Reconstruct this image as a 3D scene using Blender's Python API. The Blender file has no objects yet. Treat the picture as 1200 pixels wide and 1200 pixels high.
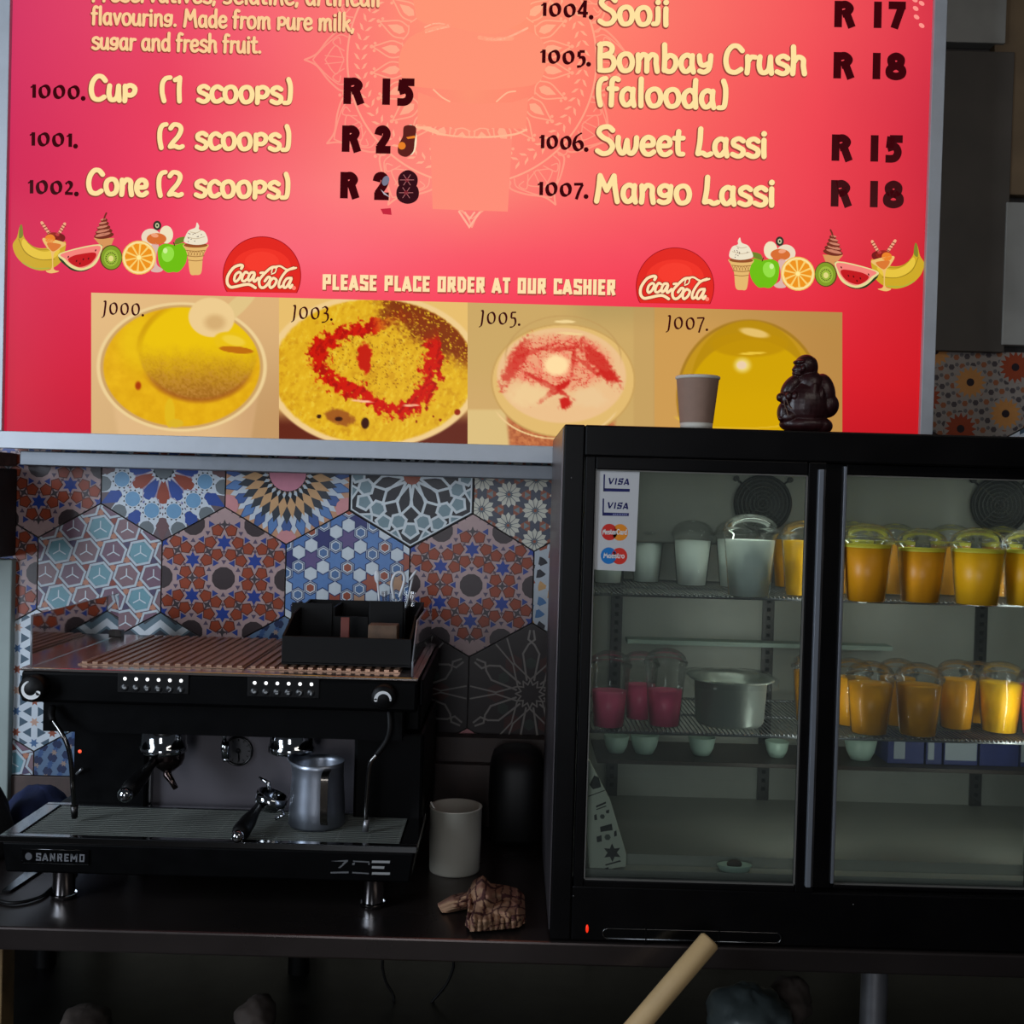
import bpy, bmesh, math, random
import numpy as np
from mathutils import Vector, Matrix
random.seed(7); np.random.seed(7)
PI = math.pi
S = bpy.context.scene
C = S.collection

# ------------------------------------------------------------ camera
F = 1287.0                      # focal length in pixels of the 1200 px frame
EYE = Vector((0.0, 0.0, 1.62))
PITCH = math.radians(1.0); ROLL = math.radians(1.6)
fw = Vector((0, math.cos(PITCH), -math.sin(PITCH)))
r0 = Vector((1, 0, 0)); u0 = r0.cross(fw)
rt = r0*math.cos(ROLL) + u0*math.sin(ROLL)
up = u0*math.cos(ROLL) - r0*math.sin(ROLL)
cam_d = bpy.data.cameras.new('camera'); cam_d.sensor_width = 36; cam_d.lens = 36*F/1200
cam_d.clip_start = .02
cam = bpy.data.objects.new('camera', cam_d); C.objects.link(cam)
cam.matrix_world = Matrix(((rt.x, up.x, -fw.x, EYE.x), (rt.y, up.y, -fw.y, EYE.y), (rt.z, up.z, -fw.z, EYE.z), (0, 0, 0, 1)))
S.camera = cam
S.view_settings.view_transform = 'Standard'; S.view_settings.look = 'None'
S.view_settings.gamma = 1; S.view_settings.use_curve_mapping = False
S.view_settings.exposure = 0.0

# ------------------------------------------------------------ light
w = bpy.data.worlds.new('world'); S.world = w; w.use_nodes = True
bg = w.node_tree.nodes['Background']; bg.inputs[0].default_value = (0.75, 0.85, 1.0, 1); bg.inputs[1].default_value = 0.028
def area(name, loc, target, sx, sy, power, col):
    d = bpy.data.lights.new(name, 'AREA'); d.shape = 'RECTANGLE'; d.size = sx; d.size_y = sy
    d.energy = power; d.color = col
    o = bpy.data.objects.new(name, d); C.objects.link(o); o.location = loc
    o.rotation_euler = (Vector(target)-Vector(loc)).to_track_quat('-Z', 'Y').to_euler()
    return o
area('daylight_doorway', (-2.4, 0.35, 1.95), (-0.45, 2.5, 1.7), 0.8, 1.7, 50, (0.76, 0.87, 1.0))
area('shop_daylight', (-0.5, -2.3, 1.7), (0.5, 2.2, 1.2), 0.9, 1.9, 25, (0.90, 0.94, 1.0))
area('shop_ceiling_light', (1.1, 0.4, 2.75), (0.9, 2.2, 1.2), 1.2, 0.25, 4, (1.0, 0.93, 0.84))

# ------------------------------------------------------------ pixel ray helpers
def ray(px, py): return fw*F + rt*(px-600) - up*(py-600)
def P(px, py, Y):
    d = ray(px, py); return EYE + d*((Y-EYE.y)/d.y)
def G(px, py, z):
    d = ray(px, py); return EYE + d*((z-EYE.z)/d.z)
def lin(c):
    return tuple(((v/255/12.92) if v/255 <= .04045 else ((v/255+.055)/1.055)**2.4) for v in c)

# ------------------------------------------------------------ materials
MATS = {}
def mat(name, col, rough=.5, metal=0.0, spec=.5, noise=0.0, nscale=30, bump=0.0, emit=None, estr=1.0, coat=0.0):
    if name in MATS: return MATS[name]
    m = bpy.data.materials.new(name); m.use_nodes = True; nt = m.node_tree; b = nt.nodes['Principled BSDF']
    c = lin(col)
    b.inputs['Base Color'].default_value = (*c, 1); b.inputs['Roughness'].default_value = rough
    b.inputs['Metallic'].default_value = metal; b.inputs['Specular IOR Level'].default_value = spec
    b.inputs['Coat Weight'].default_value = coat
    if emit:
        b.inputs['Emission Color'].default_value = (*lin(emit), 1); b.inputs['Emission Strength'].default_value = estr
    if noise or bump:
        tc = nt.nodes.new('ShaderNodeTexCoord'); n = nt.nodes.new('ShaderNodeTexNoise')
        n.inputs['Scale'].default_value = nscale; n.inputs['Detail'].default_value = 5
        nt.links.new(tc.outputs['Object'], n.inputs['Vector'])
        if noise:
            r = nt.nodes.new('ShaderNodeValToRGB')
            r.color_ramp.elements[0].position = .3; r.color_ramp.elements[1].position = .72
            r.color_ramp.elements[0].color = (*[v*(1-noise) for v in c], 1)
            r.color_ramp.elements[1].color = (*[min(1, v*(1+noise)) for v in c], 1)
            nt.links.new(n.outputs['Fac'], r.inputs[0]); nt.links.new(r.outputs[0], b.inputs['Base Color'])
            mr = nt.nodes.new('ShaderNodeMapRange'); mr.inputs[3].default_value = max(0.02, rough*.8); mr.inputs[4].default_value = min(1, rough*1.25)
            nt.links.new(n.outputs['Fac'], mr.inputs[0]); nt.links.new(mr.outputs[0], b.inputs['Roughness'])
        if bump:
            bp = nt.nodes.new('ShaderNodeBump'); bp.inputs['Strength'].default_value = bump; bp.inputs['Distance'].default_value = .002
            nt.links.new(n.outputs['Fac'], bp.inputs['Height']); nt.links.new(bp.outputs[0], b.inputs['Normal'])
    MATS[name] = m; return m
def vcol_mat(name, emissive=False, rough=.25, strength=1.0, noise=.0):
    m = bpy.data.materials.new(name); m.use_nodes = True; nt = m.node_tree; b = nt.nodes['Principled BSDF']
    a = nt.nodes.new('ShaderNodeAttribute'); a.attribute_name = 'Col'
    src = a.outputs['Color']
    if noise:
        tc = nt.nodes.new('ShaderNodeTexCoord'); n = nt.nodes.new('ShaderNodeTexNoise'); n.inputs['Scale'].default_value = 60
        n.inputs['Detail'].default_value = 4
        mr = nt.nodes.new('ShaderNodeMapRange'); mr.inputs[3].default_value = 1-noise; mr.inputs[4].default_value = 1+noise
        mx = nt.nodes.new('ShaderNodeVectorMath'); mx.operation = 'SCALE'
        nt.links.new(tc.outputs['Object'], n.inputs['Vector']); nt.links.new(n.outputs['Fac'], mr.inputs[0])
        nt.links.new(src, mx.inputs[0]); nt.links.new(mr.outputs[0], mx.inputs['Scale']); src = mx.outputs[0]
    b.inputs['Roughness'].default_value = rough; b.inputs['Specular IOR Level'].default_value = .3
    if emissive:
        b.inputs['Base Color'].default_value = (0.0, 0.0, 0.0, 1); b.inputs['Specular IOR Level'].default_value = .04
        nt.links.new(src, b.inputs['Emission Color']); b.inputs['Emission Strength'].default_value = strength
    else:
        nt.links.new(src, b.inputs['Base Color'])
    return m
M_SIGN = vcol_mat('backlit_print', True, .22)
M_TILE = vcol_mat('glazed_tile_print', False, .32, noise=.10)
M_PRINT = vcol_mat('paper_print', False, .55)
def clear_mat(name, tint, refl=1.0, rough=.02, opac=0.0, ocol=(200, 200, 200), trans=False):
    m = bpy.data.materials.new(name); m.use_nodes = True; nt = m.node_tree; nt.nodes.clear()
    o = nt.nodes.new('ShaderNodeOutputMaterial'); t = nt.nodes.new('ShaderNodeBsdfTransparent'); g = nt.nodes.new('ShaderNodeBsdfGlossy')
    t.inputs[0].default_value = (*tint, 1); g.inputs['Roughness'].default_value = rough
    fr = nt.nodes.new('ShaderNodeFresnel'); fr.inputs[0].default_value = 1.5
    ml = nt.nodes.new('ShaderNodeMath'); ml.operation = 'MULTIPLY'; ml.inputs[1].default_value = refl; ml.use_clamp = True
    mx = nt.nodes.new('ShaderNodeMixShader'); nt.links.new(fr.outputs[0], ml.inputs[0]); nt.links.new(ml.outputs[0], mx.inputs[0])
    src = t.outputs[0]
    if opac:
        d = nt.nodes.new('ShaderNodeBsdfTranslucent' if trans else 'ShaderNodeBsdfDiffuse'); d.inputs[0].default_value = (*lin(ocol), 1)
        m2 = nt.nodes.new('ShaderNodeMixShader'); m2.inputs[0].default_value = opac
        n = nt.nodes.new('ShaderNodeTexNoise'); n.inputs['Scale'].default_value = 7; n.inputs['Detail'].default_value = 4
        tc = nt.nodes.new('ShaderNodeTexCoord'); mr = nt.nodes.new('ShaderNodeMapRange')
        mr.inputs[3].default_value = opac*.3; mr.inputs[4].default_value = opac*1.7
        nt.links.new(tc.outputs['Object'], n.inputs['Vector']); nt.links.new(n.outputs['Fac'], mr.inputs[0]); nt.links.new(mr.outputs[0], m2.inputs[0])
        nt.links.new(t.outputs[0], m2.inputs[1]); nt.links.new(d.outputs[0], m2.inputs[2]); src = m2.outputs[0]
    nt.links.new(src, mx.inputs[1]); nt.links.new(g.outputs[0], mx.inputs[2]); nt.links.new(mx.outputs[0], o.inputs[0])
    return m
M_PLASTIC = clear_mat('clear_cup_plastic', (.985, .99, .99), .6, .05, .012)
M_GLASS = clear_mat('fridge_glass', (.90, .94, .92), 1.2, .01, .06, (140, 148, 142))  # diffuse haze mixed in to stand for grey reflections on the panes
M_ACRYL = clear_mat('guard_glass', (.90, .90, .91), 1.0, .04, .65, (190, 195, 205), True)
BLACK = mat('black_enamel', (5, 4, 5), .36, spec=.16, noise=.3, nscale=12)
MBLK = mat('machine_black', (4, 4, 5), .42, spec=.07, noise=.2)
BLACKG = mat('black_gloss', (5, 5, 6), .16)
BLACKP = mat('black_plastic', (7, 6, 7), .5, spec=.2)
CHROME = mat('chrome', (190, 192, 195), .08, 1)
STEEL = mat('brushed_stainless', (150, 150, 154), .38, .8, noise=.12, nscale=25)
STEELD = mat('dull_stainless', (84, 82, 82), .38, 1, noise=.2, nscale=14)
ALU = mat('anodised_aluminium', (186, 190, 196), .5, .25, noise=.06, nscale=20)
WHITE = mat('white_plastic', (205, 205, 200), .4)
GROUT = mat('dark_grout', (58, 54, 52), .9, noise=.2)

# ------------------------------------------------------------ mesh builder
class MB:
    def __init__(s): s.v = []; s.f = []; s.c = []; s.sm = []; s.m = []
    def add(s, vs, fs, col=None, smooth=False, mi=0):
        b = len(s.v); s.v += [tuple(v) for v in vs]
        for f in fs:
            s.f.append([b+i for i in f]); s.c.append(col); s.sm.append(smooth); s.m.append(mi)
        return s
    def box(s, a, b, col=None, mi=0):
        x0, y0, z0 = a; x1, y1, z1 = b
        if x0 > x1: x0, x1 = x1, x0
        if y0 > y1: y0, y1 = y1, y0
        if z0 > z1: z0, z1 = z1, z0
        return s.add([(x0,y0,z0),(x1,y0,z0),(x1,y1,z0),(x0,y1,z0),(x0,y0,z1),(x1,y0,z1),(x1,y1,z1),(x0,y1,z1)],
              [(0,3,2,1),(4,5,6,7),(0,1,5,4),(1,2,6,5),(2,3,7,6),(3,0,4,7)], col, False, mi)
    def tube(s, pts, r, n=10, col=None, caps=True, mi=0):
        pts = [Vector(p) for p in pts]; rs = r if isinstance(r, (list, tuple)) else [r]*len(pts)
        b = []; up_ = None; vs = []
        for i, p in enumerate(pts):
            d = (pts[min(i+1, len(pts)-1)] - pts[max(i-1, 0)]).normalized()
            if up_ is None:
                up_ = d.orthogonal().normalized()
            up_ = (up_ - d*up_.dot(d)).normalized(); sd = d.cross(up_)
            for k in range(n):
                a = 2*PI*k/n; vs.append(p + (up_*math.cos(a) + sd*math.sin(a))*rs[i])
        fs = []
        for i in range(len(pts)-1):
            for k in range(n):
                k2 = (k+1) % n; fs.append((i*n+k, i*n+k2, (i+1)*n+k2, (i+1)*n+k))
        s.add(vs, fs, col, True, mi)
        if caps:
            m = (len(pts)-1)*n
            b0 = len(s.v)-len(vs)
            s.f.append([b0+k for k in reversed(range(n))]); s.f.append([b0+m+k for k in range(n)])
            for _ in range(2): s.c.append(col); s.sm.append(False); s.m.append(mi)
        return s
    def lathe(s, prof, c=(0, 0, 0), n=28, axis='z', col=None, smooth=True, mi=0):
        vs = []; fs = []
        for (r, h) in prof:
            for k in range(n):
                a = 2*PI*k/n; x, y = r*math.cos(a), r*math.sin(a)
                if axis == 'z': vs.append((c[0]+x, c[1]+y, c[2]+h))
                else: vs.append((c[0]+x, c[1]+h, c[2]+y))
        for i in range(len(prof)-1):
            for k in range(n):
                k2 = (k+1) % n; q = (i*n+k, i*n+k2, (i+1)*n+k2, (i+1)*n+k)
                fs.append(q if axis == 'z' else q[::-1])
        return s.add(vs, fs, col, smooth, mi)
    def ball(s, c, rx, ry=None, rz=None, n=12, col=None, rot=None, mi=0):
        ry = ry or rx; rz = rz or rx; vs = []; fs = []
        for i in range(n+1):
            t = PI*i/n
            for k in range(2*n):
                a = PI*k/n; p = Vector((rx*math.sin(t)*math.cos(a), ry*math.sin(t)*math.sin(a), rz*math.cos(t)))
                if rot: p = rot @ p
                vs.append(Vector(c)+p)
        for i in range(n):
            for k in range(2*n):
                k2 = (k+1) % (2*n); fs.append((i*2*n+k, (i+1)*2*n+k, (i+1)*2*n+k2, i*2*n+k2))
        return s.add(vs, fs, col, True, mi)
    def prism(s, poly, y0, y1, col=None, mi=0):        # poly of (x,z)
        n = len(poly); vs = [(x, y0, z) for x, z in poly]+[(x, y1, z) for x, z in poly]
        fs = [tuple(range(n)), tuple(reversed(range(n, 2*n)))]+[(i, i+n, (i+1) % n+n, (i+1) % n) for i in range(n)]
        return s.add(vs, fs, col, False, mi)
WL = {}
def link(name, mb, m, parent=None, loc=None, bevel=0, seg=2, autosmooth=True, local=False):
    me = bpy.data.meshes.new(name)
    base = Vector((0, 0, 0)) if local else (WL[parent] if parent is not None else (Vector(loc) if loc is not None else Vector((0, 0, 0))))
    vs = [(v[0]-base.x, v[1]-base.y, v[2]-base.z) for v in mb.v]
    me.from_pydata(vs, [], mb.f)
    for mm in (m if isinstance(m, (list, tuple)) else [m]): me.materials.append(mm)
    me.polygons.foreach_set('use_smooth', mb.sm)
    me.polygons.foreach_set('material_index', mb.m)
    if any(c is not None for c in mb.c):
        at = me.color_attributes.new('Col', 'FLOAT_COLOR', 'CORNER')
        arr = []
        for f, c in zip(mb.f, mb.c):
            if c is None: c = (0, 0, 0)
            if isinstance(c[0], (tuple, list)): 
                for q in c: arr += [*q, 1.0]
            else: arr += [*c, 1.0]*len(f)
        at.data.foreach_set('color', arr)
    me.update()
    o = bpy.data.objects.new(name, me); C.objects.link(o)
    if parent is not None:
        o.parent = parent; WL[o] = WL[parent]
    else:
        WL[o] = base; o.location = base
    if bevel:
        b = o.modifiers.new('bevel', 'BEVEL'); b.width = bevel; b.segments = seg; b.limit_method = 'ANGLE'; b.angle_limit = math.radians(50)
    return o
def thing(name, label, cat, loc, group=None):
    o = bpy.data.objects.new(name, None); o.empty_display_size = .05; C.objects.link(o); o.location = loc; WL[o] = Vector(loc)
    o['label'] = label; o['category'] = cat
    if group: o['group'] = group
    return o
def tag(o, label=None, cat=None, group=None, kind=None):
    if label: o['label'] = label
    if cat: o['category'] = cat
    if group: o['group'] = group
    if kind: o['kind'] = kind
    return o

# ------------------------------------------------------------ 2-D print strokes
def cr(pts, sub=7):
    if len(pts) < 3: return pts
    closed = pts[0] == pts[-1]
    out = []
    n = len(pts)
    for i in range(n-1):
        p1, p2 = pts[i], pts[i+1]
        p0 = pts[i-1] if i > 0 else (pts[-2] if closed else p1)
        p3 = pts[i+2] if i+2 < n else (pts[1] if closed else p2)
        for k in range(sub):
            t = k/sub; t2 = t*t; t3 = t2*t
            out.append(tuple(.5*((2*p1[j])+(-p0[j]+p2[j])*t+(2*p0[j]-5*p1[j]+4*p2[j]-p3[j])*t2+(-p0[j]+3*p1[j]-3*p2[j]+p3[j])*t3) for j in (0, 1)))
    out.append(pts[-1]); return out
def ribbon(pts, wfun, cap='round'):
    """polygons of a stroke along 2-D points; wfun(t, angle) gives the full width"""
    n = len(pts); L = []; R = []; polys = []
    closed = pts[0] == pts[-1] and n > 3
    for i in range(n):
        a = pts[i-1] if i > 0 else (pts[-2] if closed else pts[0]); b = pts[i+1] if i < n-1 else (pts[1] if closed else pts[-1])
        p = pts[i]
        d1 = (p[0]-a[0], p[1]-a[1]); d2 = (b[0]-p[0], b[1]-p[1])
        l1 = math.hypot(*d1) or 1e-9; l2 = math.hypot(*d2) or 1e-9
        if l1 < 1e-8: d1, l1 = d2, l2
        if l2 < 1e-8: d2, l2 = d1, l1
        n1 = (-d1[1]/l1, d1[0]/l1); n2 = (-d2[1]/l2, d2[0]/l2)
        nx, ny = n1[0]+n2[0], n1[1]+n2[1]; ll = math.hypot(nx, ny)
        if ll < .2: nx, ny = n1; ll = 1
        nx /= ll; ny /= ll
        k = 1/max(.55, nx*n1[0]+ny*n1[1])
        wd = wfun(i/max(1, n-1), math.atan2(-nx, ny))/2*k
        L.append((p[0]+nx*wd, p[1]+ny*wd)); R.append((p[0]-nx*wd, p[1]-ny*wd))
    for i in range(n-1): polys.append([L[i], L[i+1], R[i+1], R[i]])
    if cap == 'round' and not closed:
        for i in (0, n-1):
            r = math.hypot(L[i][0]-R[i][0], L[i][1]-R[i][1])/2
            polys.append([(pts[i][0]+r*math.cos(2*PI*k/10), pts[i][1]+r*math.sin(2*PI*k/10)) for k in range(10)])
    return polys
def G_(s):
    """glyph text -> list of (kind, points)"""
    out = []
    for st in s.split(';'):
        q = st.split()
        out.append((q[0], [tuple(float(v)/100 for v in a.split(',')) for a in q[1:]]))
    return out
def font(d): return {k: (a/100, G_(s) if s else []) for k, (a, s) in d.items()}
HOBO = font({
'C': (66,'s 60,80 46,95 28,94 13,72 9,40 18,12 38,5 57,16'), 'u': (56,'s 10,60 8,30 14,9 27,6 39,20 43,58;s 43,60 44,30 47,4'),
'p': (54,'s 11,60 12,30 11,3;s 12,56 30,64 46,54 45,36 32,25 14,28'), '(': (36,'s 30,95 17,90 9,70 9,35 15,3'),
')': (36,'s 20,96 27,70 27,30 22,7 6,4'), '1': (34,'s 7,86 15,92 20,96;s 20,94 19,50 21,4'),
'2': (58,'s 9,80 20,95 38,92 45,76 36,50 18,25 9,9;s 9,8 25,11 40,6 52,11'), 's': (48,'s 42,56 28,64 12,56 13,42 28,34 41,25 40,10 26,3 8,10'),
'c': (47,'s 43,54 28,63 12,52 8,30 16,8 30,5 43,13'), 'o': (57,'s 28,63 12,54 8,32 16,9 29,4 44,13 49,36 42,57 28,63'),
'S': (64,'s 56,84 42,96 20,92 12,76 24,60 46,47 56,28 46,9 26,3 8,13'), 'j': (32,'s 18,60 19,30 16,10 4,7;d 18,82'),
'i': (26,'s 12,60 12,30 13,4;d 12,82'), 'B': (66,'s 14,95 13,50 14,6;s 10,93 34,97 50,86 46,66 18,54;s 18,54 48,52 58,31 50,10 32,4 12,5'),
'm': (82,'s 10,60 12,30 10,4;s 12,42 24,61 37,55 38,30 38,4;s 39,42 52,61 66,55 67,30 71,4'),
'b': (56,'s 11,96 12,50 11,8;s 12,44 27,60 44,51 47,28 37,8 23,4 11,12'), 'a': (56,'s 42,54 26,62 11,50 8,26 17,7 29,7 41,22;s 43,60 42,30 47,4'),
'y': (54,'s 9,60 12,36 22,27 38,34;s 45,61 43,34 38,13 24,4 10,8'), 'r': (40,'s 11,60 12,30 10,4;s 12,42 22,58 36,58'),
'h': (56,'s 11,96 12,50 10,4;s 12,42 26,61 42,53 43,30 47,4'), 'f': (38,'s 34,92 22,96 14,84 14,50 13,4;s 4,60 30,60'),
'l': (26,'s 12,96 12,50 13,4'), 'd': (56,'s 44,96 43,50 46,4;s 43,48 28,62 11,50 8,27 17,7 31,7 43,22'),
'w': (78,'s 10,60 10,30 20,7 31,12 37,45;s 38,50 42,14 54,6 66,25 68,60'), 'e': (53,'s 11,33 40,36 42,54 28,63 13,53 8,29 17,8 32,4 46,13'),
't': (40,'s 18,84 16,40 19,10 33,7;s 4,61 33,62'), 'L': (56,'s 18,95 16,50 10,10;s 10,9 25,12 38,5 52,10'),
'M': (86,'s 11,4 17,50 20,92;l 20,92 42,42;l 42,42 64,92;s 64,92 68,50 76,4'), 'n': (57,'s 10,60 12,30 10,4;s 12,42 26,62 42,55 43,30 47,4'),
'g': (54,'s 42,55 26,63 11,54 11,36 24,28 40,35;s 44,60 42,30 38,11 22,4 8,9'), 'v': (50,'l 9,60 24,7;l 24,7 42,61'),
'k': (50,'s 11,96 12,50 11,4;l 40,58 14,34;l 22,40 43,4'), '.': (24,'d 11,8'), ',': (24,'l 12,10 8,-6'), ' ': (30, ''),
'V': (60,'l 8,96 30,4;l 30,4 54,96'), 'A': (60,'l 6,4 30,96;l 30,96 54,4;l 16,32 44,32')})
UNC = font({
'1': (44,'l 8,70 24,84;l 27,92 29,2'), '0': (80,'s 42,84 22,72 17,44 26,16 44,9 60,22 65,52 57,76 42,84'), '.': (30,'d 14,8'),
'2': (60,'s 12,72 26,86 42,76 40,50 14,12;l 10,10 54,10'), '4': (66,'l 44,4 44,120;l 44,116 8,36;l 6,34 62,34'),
'5': (60,'l 20,90 50,92;l 20,90 18,52;s 18,50 42,50 48,20 34,-6 10,-12'), '6': (70,'s 54,118 22,90 10,44 22,10 42,4 58,22 54,50 36,60 14,46'),
'7': (62,'l 6,86 56,90;s 54,88 36,40 22,-14'), '3': (60,'s 8,84 28,94 44,80 36,56 20,48;s 22,50 46,44 50,14 34,-8 8,-14'),
'J': (44,'s 12,92 26,90 24,40 18,-6 2,-20')})
BAU = font({
'R': (84,'l 17,0 17,100;s 22,83 42,86 56,72 46,56 30,50;l 42,62 64,0'), '1': (52,'l 22,0 22,100'), '5': (74,'l 22,87 66,87;l 26,96 22,52;s 14,52 40,58 50,36 38,14 8,12'),
'2': (74,'s 16,66 22,84 38,88 50,74 44,52 22,20;l 8,11 66,11'), '8': (72,'s 36,88 20,78 22,60 36,52 50,60 52,78 36,88;s 36,52 16,40 16,20 36,12 56,20 56,40 36,52'),
'7': (70,'l 6,87 64,87;l 52,88 26,0'), ' ': (44, '')})
BLK = font({
'P': (56,'l 14,0 14,100;l 14,90 42,90 42,48 14,48'), 'L': (46,'l 14,100 14,10 42,10'), 'E': (50,'l 44,90 14,90 14,10 44,10;l 14,50 40,50'),
'A': (58,'l 8,0 27,96;l 27,96 48,0;l 16,26 40,26'), 'S': (54,'l 42,72 42,90 14,90 14,54 42,46 42,10 14,10 14,28'), 'C': (54,'l 42,70 42,90 14,90 14,10 42,10 42,30'),
'O': (56,'l 28,90 14,90 14,10 42,10 42,90 28,90'), 'R': (56,'l 14,0 14,100;l 14,90 40,90 40,52 14,52;l 28,52 44,0'), 'D': (56,'l 14,10 14,90 34,90 43,76 43,24 34,10 10,10'),
'T': (50,'l 4,90 46,90;l 25,90 25,0'), 'U': (56,'l 14,100 14,10 42,10 42,100'), 'H': (56,'l 14,0 14,100;l 42,0 42,100;l 14,50 42,50'),
'I': (28,'l 14,0 14,100'), 'N': (60,'l 14,0 14,100;l 14,96 44,4;l 44,0 44,100'), 'M': (72,'l 14,0 14,100;l 14,96 35,30;l 35,30 56,96;l 56,0 56,100'),
'V': (58,'l 8,100 28,4;l 28,4 50,100'), 'Z': (54,'l 8,90 46,90 10,10 48,10'), ' ': (34, '')})
def text(mb, s, x0, y0, x1, y1, h, fnt, col, wt=.16, style='mono', cap='round', track=0.0, ymap=None, slant=0.0):
    """lettering from baseline (x0,y0) to (x1,y1) in print pixels (y down); h = cap height"""
    tot = sum(fnt[c][0]+track for c in s)-track
    sx = math.hypot(x1-x0, y1-y0)/tot; dx, dy = (x1-x0), (y1-y0); L = math.hypot(dx, dy); ex = (dx/L, dy/L)
    x = 0
    for ch in s:
        adv, strokes = fnt[ch]
        for kind, pts in strokes:
            if kind == 'd':
                r = wt*.62*h; cx, cy = pts[0]
                q = [((x+cx)*sx + math.cos(a*PI/5)*r, cy*h + math.sin(a*PI/5)*r) for a in range(10)]
                polys = [q]
            else:
                pp = [((x+px_)*sx + slant*py_*h, py_*h) for px_, py_ in pts]
                if kind == 's': pp = cr(pp)
                if style == 'mono': wf = lambda t, a: wt*h*(1.0+.12*abs(math.sin(a)))
                elif style == 'nib': wf = lambda t, a: wt*h*(.38+.62*abs(math.sin(a-math.radians(35))))
                else: wf = lambda t, a: wt*h
                polys = ribbon(pp, wf, cap)
            for q in polys:
                vs = [(x0+ex[0]*a-(-ex[1])*b*1.0, y0+ex[1]*a-b) for a, b in q]
                mb.poly(vs, col)
        x += adv+track
class PR(MB):
    """flat print on a plane; mapf maps 2-D print coords + layer to 3-D"""
    def __init__(s, mapf): super().__init__(); s.mapf = mapf; s.layer = 1
    def poly(s, pts, col):
        vs = [s.mapf(a, b, s.layer) for a, b in pts]
        # keep faces towards -Y
        ar = sum(pts[i][0]*pts[(i+1) % len(pts)][1]-pts[(i+1) % len(pts)][0]*pts[i][1] for i in range(len(pts)))
        if (ar > 0) == s.flip: vs = vs[::-1]
        s.add(vs, [tuple(range(len(vs)))], lin(col))
    flip = True
    def stroke(s, pts, wd, col, smooth=True, cap='round', taper=None):
        pp = cr(pts) if smooth else pts
        wf = (lambda t, a: wd) if taper is None else (lambda t, a: wd*taper(t))
        for q in ribbon(pp, wf, cap): s.poly(q, col)
    def ell(s, cx, cy, rx, ry, col, rot=0, n=28, a0=0, a1=2*PI):
        c, sn = math.cos(rot), math.sin(rot)
        q = []
        for k in range(n+(0 if a1-a0 >= 2*PI-1e-6 else 1)):
            a = a0+(a1-a0)*k/n; u, v = rx*math.cos(a), ry*math.sin(a); q.append((cx+u*c-v*sn, cy+u*sn+v*c))
        s.poly(q, col)
# numpy value noise and blends for printed pictures
_rg = np.random.rand(256, 256)
def vnoise(x, y):
    xi = np.floor(x).astype(int); yi = np.floor(y).astype(int); fx = x-xi; fy = y-yi
    fx = fx*fx*(3-2*fx); fy = fy*fy*(3-2*fy)
    g = lambda a, b: _rg[a % 256, b % 256]
    return (g(xi, yi)*(1-fx)+g(xi+1, yi)*fx)*(1-fy)+(g(xi, yi+1)*(1-fx)+g(xi+1, yi+1)*fx)*fy
def fbm(x, y, o=4):
    s = 0; a = .5; t = 0
    for i in range(o): s = s+a*vnoise(x*2**i+17*i, y*2**i+9*i); t += a; a *= .55
    return s/t
def ss(e0, e1, x):
    t = np.clip((x-e0)/(e1-e0), 0, 1); return t*t*(3-2*t)
def blend(img, col, m):
    col = np.array(col, float)
    if col.ndim == 1: col = col.reshape(1, 1, 3)
    return img*(1-m[..., None])+col*m[..., None]
def ed(X, Y, cx, cy, rx, ry, rot=0):
    c, s = math.cos(rot), math.sin(rot); u = (X-cx)*c+(Y-cy)*s; v = -(X-cx)*s+(Y-cy)*c
    return np.sqrt((u/rx)**2+(v/ry)**2)
def raster(name, corners, nx, ny, fn, mapf, layer, m, parent):
    """corners: tl,tr,br,bl in print px; fn(X,Y)->rgb 0..255 at grid vertices"""
    u = np.linspace(0, 1, nx+1)[None, :]; v = np.linspace(0, 1, ny+1)[:, None]
    tl, tr, br, bl = [np.array(c, float) for c in corners]
    X = tl[0]*(1-u)*(1-v)+tr[0]*u*(1-v)+br[0]*u*v+bl[0]*(1-u)*v
    Y = tl[1]*(1-u)*(1-v)+tr[1]*u*(1-v)+br[1]*u*v+bl[1]*(1-u)*v
    img = np.clip(fn(X, Y), 0, 255)/255
    img = np.where(img <= .04045, img/12.92, ((img+.055)/1.055)**2.4)
    base = WL[parent]
    vs = [tuple(mapf(a, b, layer)-base) for a, b in zip(X.ravel(), Y.ravel())]
    W = nx+1
    fs = [(j*W+i, (j+1)*W+i, (j+1)*W+i+1, j*W+i+1) for j in range(ny) for i in range(nx)]
    me = bpy.data.meshes.new(name); me.from_pydata(vs, [], fs); me.materials.append(m)
    at = me.color_attributes.new('Col', 'FLOAT_COLOR', 'POINT')
    arr = np.ones((len(vs), 4)); arr[:, :3] = img.reshape(-1, 3); at.data.foreach_set('color', arr.ravel())
    o = bpy.data.objects.new(name, me); C.objects.link(o); o.parent = parent; WL[o] = WL[parent]
    return o
# ============================================================ SETTING
YW = 2.55                                    # face of the back wall tiles
ZC = G(600, 1105, .862).z                    # counter top
wall = MB().box((-1.6, YW+.012, 0), (1.9, YW+.15, 2.9))
wall_back = tag(link('wall_back', wall, GROUT), kind='structure')
fl = tag(link('floor', MB().box((-2.6, -2.6, -.05), (2.6, YW+.1, 0)), mat('dark_floor', (58, 54, 50), .5, noise=.2, nscale=6)), kind='structure')

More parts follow.
